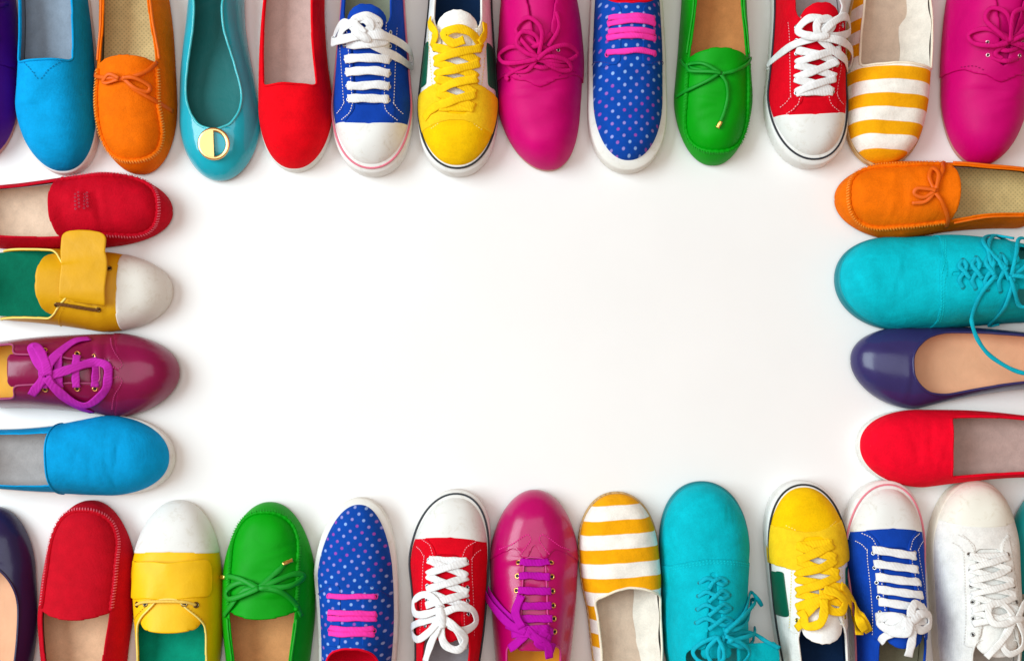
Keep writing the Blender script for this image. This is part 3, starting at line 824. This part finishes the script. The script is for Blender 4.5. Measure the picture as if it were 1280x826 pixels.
# white sneaker
s = sneaker('all white canvas sneaker between blue sneaker and the teal flat', (1217, 603), (1218, 826), 0, ((0, 49), (85, 51), (150, 48), (215, 44), (262, 40)), (243, 241, 236), toec=(238, 235, 222), stripe=None, tg=82, g=(15, 20), topen=196, tongue_end=214, tcap=56, seed=21, lining=(225, 215, 205), o=2.5, ot=4, eyec=(170, 165, 160), rub=(229, 223, 207), tcurve=-6, L=278, thread=(225, 222, 214))
ey = [92, 108, 124, 140, 158, 174]
wl2 = mat('lace', (245, 244, 240))
L_ = crosses(s, ey) + [s.loop(16, 168, -30, 40, 24, 6, 10), s.loop(16, 168, 100, 40, 20, 6, 10), [(16, 168, 9), (30, 180, 8), (36, 196, 7), (34, 214, 7)], s.loop(16, 168, 200, 30, 26, 6, 10), [(14, 168, 9), (6, 184, 8), (-6, 200, 8), (-14, 212, 8)]]
sl = s.lace(L_, wl2, w=3.9, th=.9); s.knot(16, 168, 9, 6, wl2, parent=sl)

# dotted shoes
def dotted(label, tip, far, skew, barsT, topen, seed, rot, W):
    s = Shoe('dotted_shoe', label, 'shoe', tip, far, skew, W=W, a=104 if seed == 23 else 84, k=2.0 if seed == 23 else 2.2, H=((0, 28), (40, 31), (80, 40), (120, 52), (165, 66), (262, 66)), b=40, z0=19, m=2.4, seed=seed, wob=.5)
    cv = mat('dots', (8, 72, 172), phase=rot); red = mat('canvas', (232, 0, 40)); pk = mat('lace', (255, 60, 180))
    s.sole(RUB((230, 228, 220)), o=7, ot=10 if seed == 23 else 13, h=23, rise=1, slope=2, toe_r=60)
    s.insole(mat('insole', (225, 0, 40)), z=26, inset=1.5)
    def hole(t, x):
        ax = np.abs(x - s.C(t))
        return smin(smin(t - topen - .012 * (x - s.C(t)) ** 2, 30 - ax, 16), s.L - 12 - t, 20)
    _, c = s.panel('upper', [lambda t, x: -hole(t, x)], 0, 2.0, cv, red, rim=0)
    s.piping('topline_binding', c[0], 1.4, red)
    st = mat('lace', (60, 50, 140))
    b0 = barsT[0]
    vam = [[(-26, b0 + 4), (-24, b0 - 12), (-14, b0 - 16), (-6, b0 - 10), (0, b0 - 8), (6, b0 - 10), (14, b0 - 16), (24, b0 - 12), (26, b0 + 4)], [(-24, b0 - 12), (-36, b0 - 4), (-44, b0 + 4)], [(24, b0 - 12), (36, b0 - 4), (44, b0 + 4)]]
    # eyestay overlays, one each side
    for sd in (-1, 1):
        ef = lambda t, x, sd=sd: smin(smin(sd * (x - s.C(t)) - 13, 34 - sd * (x - s.C(t)), 6), smin(t - b0 + 14, topen - 2 - t, 8), 6)
        s.panel('eyestay', [ef], 1.9, 1.0, cv, cv)
    s.stitch(vam[1:], st, off=2.4)
    for i, t_ in enumerate(barsT):
        for dt in ((-3.2, 3.2) if i else (0, )):
            e = 26 - i * 1.0 + s.rs.uniform(-.8, .8); c_ = float(s.C(t_)); dt = dt + s.rs.uniform(-.6, .6); j1, j2, j3 = s.rs.uniform(-1.1, 1.1, 3)
            o = s.lace([[(c_ - e, t_ + dt - .6, 2.6), (c_ - e + 2.5, t_ + dt, 5.0), (c_ - 8, t_ + dt + .7 + j1, 4.6), (c_ + 8, t_ + dt + j2, 4.4), (c_ + e - 2.5, t_ + dt + .6 + j3, 5.0), (c_ + e, t_ + dt + j3, 2.6)]], pk, name='lace_bar', w=3.3, th=1.6, sq=2.4)
    s.eyelets([(float(s.C(t_)) + sd * (26.5 - i), t_) for i, t_ in enumerate(barsT) for sd in (-1, 1)], 2.6, mat('lace', (235, 60, 170)), off=3.0, tube=.8)
    return s
dotted('blue dotted shoe with pink lace bars between magenta boot and green moccasin', (785, 206), (783, 0), 0, [134, 156, 174], 196, 22, 0, ((0, 39), (85, 41), (150, 41), (215, 38), (262, 35)))
dotted('blue dotted shoe with pink lace bars between green moccasin and red sneaker', (450, 630), (443, 826), 4, [114, 137, 155], 176, 23, 6, ((0, 42), (85, 45), (150, 43), (215, 40), (262, 36)))

# striped espadrilles
def espadrille(label, tip, far, skew, throat, phase, seed, curve, W, shear):
    s = Shoe('striped_espadrille', label, 'shoe', tip, far, skew, W=W, a=76, k=2.3, H=((0, 30), (50, 36), (100, 44), (150, 46), (262, 46)), b=34, z0=9, m=3.2, n=2.2, seed=seed, wob=1.0)
    s.shear = table(((0, 0), (60, 0), (140, shear), (200, shear * 1.2), (262, 0)), 8)
    cv = mat('stripe', (248, 172, 8), (250, 244, 234), phase=phase, stretch=s.kap); li = mat('canvas', (246, 238, 226)); ju = mat('jute', (205, 170, 120))
    s.sole(ju, o=1.2, ot=2.5, h=14)
    for z in (4.2, 9.5): s.band(ju, 1.6, z, 1.6, 2.2, o2=3.0, name='jute_rope')
    s.insole(mat('insole', (214, 190, 168)), z=16.5, inset=1.5)
    def fopen(t, x):
        ax = np.abs(x - s.C(t))
        return smin(smin(t - throat - curve * (ax / 36) ** 2, s.Wt(t) * .9 - ax, 7), s.L - 9 - t, 20)
    _, c = s.panel('upper', [lambda t, x: -fopen(t, x)], 0, 1.8, cv, li, rim=1)
    sg = 1 if shear > 0 else -1
    tt = np.linspace(throat - 12, s.L - 16, 40); vv = np.linspace(0, 1, 9); V = []
    for t_ in tt:
        sh = float(np.interp(t_, TT, s.shear)); w_ = float(s.Wt(t_)); z1 = s.z0 + float(s.H(t_)) * .62
        for v_ in vv:
            V.append((float(s.C(t_)) + sg * w_ * (.30 + .57 * v_ ** .8) + sh * .55 * v_ + 1.2 * math.sin(t_ * .11 + v_ * 3), float(s.Y(t_)), 18.5 + (z1 - 18.5) * v_ ** 1.7 + .8 * math.sin(t_ * .17)* v_))
    F = [(i * 9 + k, i * 9 + k + 1, i * 9 + k + 10, i * 9 + k + 9) for i in range(39) for k in range(8)]
    mesh_obj('lining', V, F, mat('canvas', (238, 230, 216)), s.root)
    s.piping('edge_trim', c[0], 1.6, mat('canvas', (250, 238, 215)))
    return s
espadrille('yellow and white striped espadrille between red sneaker and magenta boot', (1104, 207), (1117, 0), 2, 128, 27, 24, -2, ((0, 44), (60, 46), (110, 47), (170, 47), (215, 44), (262, 38)), -8)
espadrille('yellow and white striped espadrille between magenta patent and teal lace-ups', (769, 618), (784, 826), 0, 117, 26, 25, 13, ((0, 45), (60, 47), (110, 47), (150, 41), (215, 39), (262, 36)), 8)

# yellow strap sneakers with white toe
def strap_shoe(label, tip, far, skew, seed, color, W, strap, topen, mirror=1, toec=(226, 222, 213), inner=(0, 112, 84)):
    s = Shoe('strap_sneaker', label, 'sneaker', tip, far, skew, W=W, a=108, k=2.1, H=((0, 28), (40, 31), (80, 40), (120, 50), (165, 58), (262, 56)), b=42, z0=9, m=2.6, seed=seed, wob=.6)
    lt = mat('leather', color); ins = mat('insole', inner)
    s.sole(RUB((228, 224, 214)), o=1.8, ot=3, h=16, toe_r=60)
    s.insole(ins, z=18.5, inset=1.5)
    ax = lambda t, x: np.abs(x - s.C(t))
    def hole(t, x):
        v = smin(t - 121, 11 + (t - 121) * .95 - ax(t, x), 5)
        return smin(smin(v, 40 - ax(t, x), 10), s.L - 12 - t, 20)
    li = mat('leather', tuple(int(v * .92) for v in color))
    _, c = s.panel('upper', [lambda t, x: -hole(t, x), lambda t, x: t - 58], .2, 2.0, lt, li, rim=0)
    s.piping('topline_edge', c[0], 1.2, mat('leather', (250, 225, 120)))
    s.panel('toe_cap', [lambda t, x: 62 + 2 * (ax(t, x) / 40) ** 2 - t], .6, 2.4, mat('rubber', toec))
    s.panel('tongue', [lambda t, x: smin(smin(37 - ax(t, x), t - 95, 5), topen - 3 * ((x - s.C(t)) / 25) ** 2 - t, 8)], -2.4, 2.0, lt, lt)
    th = mat('lace', (215, 160, 20))
    s.stitch([[(sd * min(43, 11 + (t_ - 121) * .95 + 4), t_) for t_ in (123, 130, 138, 146, 153)] for sd in (-1, 1)], th, off=2.6)
    # strap
    strap(s, lt)
    return s
def flat_strip(s, ctr, wid, th, m, name):
    """thick rounded strap: ctr list of (x,t,z,'abs') or (x,t,lift), width along t"""
    P_, N_ = s.pts(ctr); N_ = nrm(N_ * .35 + np.array([0, 0, .65])); Q = catmull(np.hstack([P_, N_]), 7); n = len(Q)
    d = np.r_[0, np.cumsum(np.linalg.norm(np.diff(Q[:, :3], axis=0), axis=1))]; e = d[-1] - d
    r = wid * .5
    w = np.where(e < r, wid * np.power(np.clip(1 - ((r - e) / r) ** 3, 0.02, 1), 1 / 3), wid)
    return mesh_obj(name, *sweep(Q[:, :3], nrm(Q[:, 3:]), w, th, False, 16, 9.0), m, s.root)
def strapA(s, lt):    # shoe in the bottom row: strap closed, running left to right
    flat_strip(s, [(-48, 98, 1), (-38, 99, 4), (-20, 99, 5), (0, 99, 5.5), (20, 98, 5.5), (38, 97, 5.5), (46, 97, 6)], 22.5, 1.3, lt, 'strap')
    dk = mat('leather', (120, 80, 20))
    s.eyelets([(-36, 129), (-24, 127), (22, 127), (34, 129)], 3.0, mat('metal', (150, 130, 90)), off=2.6, tube=1.0)
    s.lace([[(-36, 129, 3), (-24, 125, 5), (0, 124, 6), (22, 125, 5), (34, 129, 3)]], mat('lace', (240, 200, 90)), name='elastic_cord', w=1.6, th=1.2)
def strapB(s, lt):    # left column: strap standing proud of the side
    flat_strip(s, [(18, 105, 2.5), (12, 105, 6), (0, 105, 8), (-22, 105, 9), (-40, 106, 58, 'abs'), (-56, 106, 57, 'abs'), (-68, 106, 55, 'abs')], 27, 1.5, lt, 'strap')
    dk = mat('lace', (110, 70, 30))
    s.eyelets([(22, 139), (25, 86), (-30, 134), (-24, 74)], 2.6, mat('metal', (150, 120, 60)), off=2.6, tube=.9)
    s.lace([[(21, 140, 2), (21, 130, 4), (23, 110, 4.5), (25, 94, 4), (25, 85, 2)]], dk, name='elastic_cord', w=2.0, th=1.4)
strap_shoe('yellow sneaker with white toe and strap beside burgundy-shaded lace-up', (215, 363), (0, 358), -4, 26, (226, 168, 8), ((0, 47), (85, 48), (150, 45), (215, 42), (262, 38)), strapB, 166)
strap_shoe('yellow sneaker with white toe and fastened strap between red and green moccasins', (221, 627), (219, 826), 2, 27, (250, 196, 0), ((0, 51), (85, 54), (150, 52), (215, 47), (262, 42)), strapA, 163, toec=(230, 230, 226), inner=(0, 148, 118))

# ankle boots in suede
def boot(label, tip, far, skew, color, seed, lace_t, W, lines, name='lace_up_boot', mk='nubuck', tvamp=108):
    s = Shoe(name, label, 'boot', tip, far, skew, W=W, a=106, k=2.1, H=((0, 40), (50, 44), (90, 52), (130, 64), (170, 78), (205, 84), (262, 84)), b=40, z0=8, m=2.4, seed=seed, wob=1.0, bend=3)
    su = mat(mk, color); li = mat('suede', tuple(int(v * .5) for v in color))
    s.sole(mat('rubber', (196, 140, 130)), o=1.0, ot=2.6, h=11)
    s.insole(mat('insole', (190, 120, 120)), z=13)
    ax = lambda t, x: np.abs(x - s.C(t))
    def gap(t, x):
        v = smin(t - tvamp - 10, 4 + (t - tvamp - 10) * .14 - ax(t, x), 4)
        op = smin(smin(t - 218, 32 - ax(t, x), 18), s.L - 12 - t, 18)
        return smax(v, op, 10)
    s.panel('vamp', [lambda t, x: tvamp + 5 + 22 * np.clip((ax(t, x) - 18) / 16, 0, 1) - t], 0, 2.0, su, li)
    _, c = s.panel('quarter', [lambda t, x: t - tvamp + 9 * np.exp(-(ax(t, x) / 13) ** 2) - 13 * (.5 + .5 * np.tanh((ax(t, x) - 32) / 9)), lambda t, x: -gap(t, x)], 1.9, 2.0, su, li, rim=0)
    s.panel('tongue', [lambda t, x: smin(smin(18 - ax(t, x), t - tvamp - 2, 5), 236 - 5 * ((x - s.C(t)) / 16) ** 2 - t, 8)], -2.4, 2.0, su, li)
    s.gw = lambda t: 5 + (np.asarray(t, float) - tvamp) * .13
    s.eyelets([(float(s.C(t_)) + sd * (float(s.gw(t_)) + 9), t_) for t_ in lace_t for sd in (-1, 1)], 1.9, mat('metal', (235, 190, 200)), off=4.0, tube=.6)
    th = mat('lace', tuple(int(v * .75) for v in color))
    s.stitch([[(sd * 22, tvamp + 6), (sd * 30, tvamp + 12), (sd * 40, tvamp + 14)] for sd in (-1, 1)], th, off=4.2)
    lc = mat('lace', tuple(min(255, int(v * 1.0)) for v in color))
    s.lace(lines(s) , lc, w=2.7, th=1.4, sq=2.6, nsec=8)
    return s
MAG = (206, 0, 112)
def bootA(s):
    return [[(-14, 124, 3), (-4, 122, 7), (6, 124, 7), (16, 126, 3)], [(-14, 140, 3), (0, 136, 7), (16, 140, 3)],
            s.loop(2, 132, 160, 42, 18, 8, 12), s.loop(2, 132, 20, 40, 20, 8, 12), s.loop(0, 134, 60, 36, 20, 8, 12), s.loop(0, 134, 195, 34, 14, 7, 10), [(2, 132, 10), (14, 118, 6), (30, 124, 5), (38, 140, 4)], [(2, 132, 10), (20, 124, 7), (36, 118, 5), (34, 112, 5)], [(2, 132, 10), (-18, 126, 8), (-36, 128, 5)],
            [(14, 160, 3), (2, 150, 8), (-14, 144, 3)], [(-14, 164, 3), (0, 152, 9), (16, 146, 3)], [(2, 134, 10), (14, 152, 10), (22, 170, 9), (10, 182, 9), (-2, 168, 10), (0, 136, 11)], [(-10, 148, 8), (-20, 170, 8), (-18, 190, 7)]]
def bootB(s):
    return [[(-15, 128, 3), (0, 124, 7), (15, 128, 3)], [(-15, 142, 3), (0, 136, 8), (15, 142, 3)],
            s.loop(0, 148, 60, 44, 18, 8, 12), s.loop(0, 148, 170, 40, 16, 8, 12), s.loop(2, 146, 20, 36, 18, 8, 12), [(-15, 158, 3), (0, 150, 8), (15, 142, 3)], [(15, 160, 3), (0, 152, 9), (-15, 144, 3)], [(0, 148, 10), (-20, 140, 8), (-30, 132, 5)], [(0, 148, 10), (-24, 176, 9), (-44, 206, 7)], [(0, 148, 10), (12, 134, 7), (4, 126, 6)], s.loop(0, 148, 100, 40, 20, 8, 13)]
boot('magenta lace-up boot between yellow sneaker and dotted shoe', (686, 213), (671, 0), -10, MAG, 28, [126, 144], ((0, 48), (85, 50), (150, 51), (215, 46), (262, 40)), bootA)
boot('magenta lace-up boot beside the striped espadrille and orange moccasin', (1229, 207), (1236, 0), 2, MAG, 29, [132, 148], ((0, 48), (85, 51), (150, 48), (215, 44), (262, 40)), bootB)
boot('purple leather shoe at the end of the row beside blue slip-on', (-30, 200), (-34, 0), 0, (84, 8, 130), 30, [126, 144], ((0, 48), (85, 50), (150, 50), (215, 46), (262, 40)), bootB)

# patent lace-ups with ribbon laces
def patent(label, tip, far, skew, color, seed, W, lcol, lines, eyes, topen, inner):
    s = Shoe('patent_lace_up', label, 'shoe', tip, far, skew, W=W, a=98, k=2.05, j=2.0, H=((0, 34), (50, 38), (90, 46), (130, 58), (180, 66), (262, 62)), b=44, z0=7, m=2.3, seed=seed, wob=.8)
    pm = mat('patent', color); li = mat('leather', inner)
    s.creases += [lambda t, x: -1.3 * np.exp(-((t - 84 - .004 * x * x) / 4) ** 2) + 1.0 * np.exp(-((t - 93 - .004 * x * x) / 5) ** 2) - .9 * np.exp(-((t - 101 + .1 * x) / 4) ** 2)]
    s.sole(mat('rubber', tuple(int(v * .5) for v in color)), o=.6, ot=1, h=9)
    s.insole(mat('leather', inner), z=11)
    ax = lambda t, x: np.abs(x - s.C(t))
    e0, e1 = eyes[0], eyes[-1]
    def gap(t, x):
        v = smin(t - e0 + 8, 13 + (t - e0) * .05 - ax(t, x), 7)
        op = smin(smin(t - topen, 31 - ax(t, x), 10), s.L - 12 - t, 18)
        return smax(v, op, 8)
    _, c = s.panel('upper', [lambda t, x: -gap(t, x)], 0, 2.0, pm, li, rim=0)
    s.piping('topline_binding', c[0], 1.2, mat('leather', tuple(min(255, int(v * .8 + 60)) for v in color)))
    s.panel('tongue', [lambda t, x: smin(smin(20 - ax(t, x), t - e0 + 16, 5), topen + 6 - t, 6)], -2.4, 1.8, pm, li)
    # wingtip overlay with a curled edge
    def wing(t, x):
        a_ = ax(t, x)
        return 72 + 12 * np.exp(-((a_ - 12) / 7) ** 2) - 6 * np.exp(-(a_ / 5) ** 2) + .012 * np.clip(a_ - 18, 0, 99) ** 2 * 1.2 - t
    _, c = s.panel('toe_overlay', [wing], 1.9, 1.1, pm, pm)
    th = mat('lace', tuple(min(255, int(v * 1.0 + 45)) for v in color))
    cr = []
    for sd in (-1, 1): cr.append([(sd * 40, e0 - 16), (sd * 28, e0 - 22), (sd * 18, e0 - 30), (sd * 9, e0 - 36), (sd * 5, e0 - 30), (sd * 9, e0 - 22), (sd * 16, e0 - 12)])
    s.stitch(cr, th, off=3.2, r=.7, dash=2.2, gap=.8)
    gm_ = mat('metal', (250, 190, 110))
    s.gw = lambda t: 13 + (np.asarray(t, float) - e0) * .05
    s.eyelets([(float(s.C(t_)) + sd * (float(s.gw(t_)) + 6), t_) for t_ in eyes for sd in (-1, 1)], 2.7, gm_, off=2.6, tube=.9)
    lm = mat('lace', lcol)
    bar = bars(s, [e for e in eyes], None, lift=3.6, ex=4)
    s.lace(bar, lm, w=4.6, th=.8)
    o = s.lace(lines(s), lm, name='bow', w=5.2, th=.7, sq=4.5, nsec=10)
    return s
def bow27(s):
    return [[(-8, 170, 5), (-26, 158, 5), (-44, 138, 7), (-52, 116, 9), (-60, 106, 10), (-64, 112, 11), (-56, 124, 12), (-44, 142, 11), (-26, 164, 9), (-8, 174, 8)], [(-8, 172, 8), (4, 182, 8), (14, 190, 7), (16, 206, 6)],
            [(-30, 166, 6), (-10, 172, 8), (16, 170, 6)], [(-24, 178, 5), (-6, 176, 8), (18, 182, 6)], [(-12, 170, 9), (-20, 150, 8), (-14, 130, 7)], [(-6, 174, 8), (-16, 186, 6), (-26, 196, 5)], [(18, 168, 5), (4, 186, 8), (22, 194, 5)]]
def bow15(s):
    return [[(4, 158, 7), (-4, 128, 6), (-13, 97, 6), (-8, 86, 7), (6, 84, 8), (20, 91, 8), (33, 110, 6), (31, 128, 6), (14, 150, 8), (4, 158, 9)],
            [(2, 157, 8), (-13, 152, 7), (-35, 131, 4), (-41, 112, 3)],
            [(2, 158, 8), (-10, 168, 7), (-26, 180, 5), (-28, 174, 6), (-12, 160, 8), (2, 156, 9)],
            [(4, 160, 8), (14, 172, 6), (23, 184, 4)], [(4, 157, 8), (20, 147, 6), (36, 130, 4), (44, 116, 3)]]
patent('patent lace-up shaded to burgundy with pink ribbon bow beside blue slip-on', (224, 464), (0, 470), -3, (138, 12, 70), 31, ((0, 48), (85, 50), (150, 45), (215, 41), (262, 38)), (196, 40, 176), bow15, [100, 122, 144, 164], 208, (232, 170, 40))  # mate of the magenta patent shoe; its dimmer light is put into the colour
patent('magenta patent lace-up with purple ribbon bow between red sneaker and striped espadrille', (669, 614), (666, 826), 0, (186, 0, 98), 32, ((0, 51), (85, 53), (150, 51), (215, 45), (262, 40)), (184, 0, 164), bow27, [90, 106, 124, 142, 158, 174], 192, (238, 164, 10))

# teal lace-ups
def derby(label, tip, far, skew, seed, W, lines, eyes, topen, tv, flap=False, color=(0, 186, 202)):
    s = Shoe('teal_lace_up', label, 'shoe', tip, far, skew, W=W, a=84, k=2.3, H=((0, 42), (50, 46), (90, 54), (130, 68), (180, 80), (262, 78)), b=40, z0=13, m=2.5, seed=seed, wob=.9, L=272)
    nb = mat('suede', color); li = mat('leather', (10, 120, 130))
    s.sole(mat('leather', (0, 128, 140)), o=4, ot=5.5, h=15)
    s.band(mat('leather', (0, 150, 160)), 1.2, 16.5, 1.6, 1.3, o2=2.2, name='welt')
    s.insole(mat('insole', (60, 160, 160)), z=17)
    ax = lambda t, x: np.abs(x - s.C(t))
    e0 = eyes[0]
    def gap(t, x):
        v = smin(t - e0 + 9, 3.5 + (t - e0) * .10 - ax(t, x), 4)
        op = smin(smin(t - topen, 33 - ax(t, x), 14), s.L - 12 - t, 18)
        return smax(v, op, 8)
    s.panel('vamp', [lambda t, x: tv + 26 - t], 0, 2.0, nb, li)
    s.panel('quarter', [lambda t, x: t - tv - .004 * ax(t, x) ** 2 + 0, lambda t, x: -gap(t, x)], 1.4, 1.6, nb, li, rim=0)
    s.panel('tongue', [lambda t, x: smin(smin(18 - ax(t, x), t - e0 + 12, 5), topen + 12 - t, 6)], -2.4, 1.8, nb, li)
    th = mat('lace', (0, 205, 215))
    s.stitch([[(x_, tv + 2.5 + .004 * x_ * x_) for x_ in range(-46, 47, 6)], [(x_, tv + 5.5 + .004 * x_ * x_) for x_ in range(-46, 47, 6)]], th, off=3.2, r=.5)
    s.gw = lambda t: 4 + (np.asarray(t, float) - e0) * .10
    s.eyelets([(float(s.C(t_)) + sd * (float(s.gw(t_)) + 12), t_ + 4) for t_ in eyes for sd in (-1, 1)], 1.8, mat('leather', (0, 140, 150)), off=3.2, tube=.7)
    lc = mat('lace', (0, 178, 200))
    L_ = []
    for t_ in eyes:
        e = float(s.gw(t_)) + 12; c_ = float(s.C(t_))
        L_.append([(c_ - e, t_ + 5, 2.6), (c_ - e * .5, t_ - 1, 5.5), (c_, t_ + 4, 6), (c_ + e * .5, t_ + 8, 5.5), (c_ + e, t_ + 5, 2.6)])
        L_.append([(c_ + e, t_ + 4, 2.6), (c_ + e * .5, t_ - 1, 6), (c_, t_ + 6, 7.5), (c_ - e * .4, t_ + 12, 6)])
    s.lace(L_ + lines(s), lc, w=2.6, th=1.5, sq=2.4, nsec=8)
    return s
def lace18(s):
    return [[(6, 196, 9), (34, 172, 7), (50, 196, 6), (44, 222, 7)], [(0, 182, 8), (-18, 168, 6), (-38, 166, 5), (-54, 168, 62, 'abs'), (-72, 178, 58, 'abs'), (-90, 198, 52, 'abs'), (-106, 232, 48, 'abs'), (-112, 262, 46, 'abs')],
            [(0, 206, 9), (-30, 204, 6), (-46, 212, 5), (-52, 226, 5)], s.loop(0, 200, 120, 44, 24, 8, 12), s.loop(0, 200, 40, 50, 22, 8, 12), [(0, 180, 8), (30, 176, 6), (48, 198, 6), (56, 236, 6)]]
def lace29(s):
    return [s.loop(4, 180, -30, 60, 16, 8, 12), [(4, 180, 9), (28, 160, 7), (44, 140, 6), (56, 146, 40, 'abs'), (64, 158, 30, 'abs')], s.loop(-4, 184, 110, 34, 30, 8, 12), s.loop(4, 184, 70, 40, 30, 8, 12), [(-2, 184, 10), (-14, 200, 8), (-10, 218, 8)],
            [(4, 182, 10), (34, 186, 8), (58, 196, 76, 'abs'), (74, 206, 74, 'abs')], s.loop(6, 190, 10, 56, 20, 9, 13)]
derby('teal suede lace-up beside the orange moccasin with a lace falling on purple flat', (1047, 345), (1280, 357), 6, 33, ((0, 51), (85, 54), (150, 54), (215, 48), (262, 42)), lace18, [140, 156, 172, 188], 216, 116)
s = derby('teal suede lace-up between striped espadrille and yellow sneaker', (877, 606), (888, 826), -2, 34, ((0, 51), (85, 52), (150, 48), (215, 48), (262, 42)), lace29, [116, 132, 148, 164], 200, 92)
flat_strip(s, [(20, 216, 3), (38, 216, 72, 'abs'), (52, 215, 74, 'abs'), (64, 215, 72, 'abs'), (74, 214, 68, 'abs')], 16, 1.6, mat('suede', (0, 190, 204)), 'collar_tab')
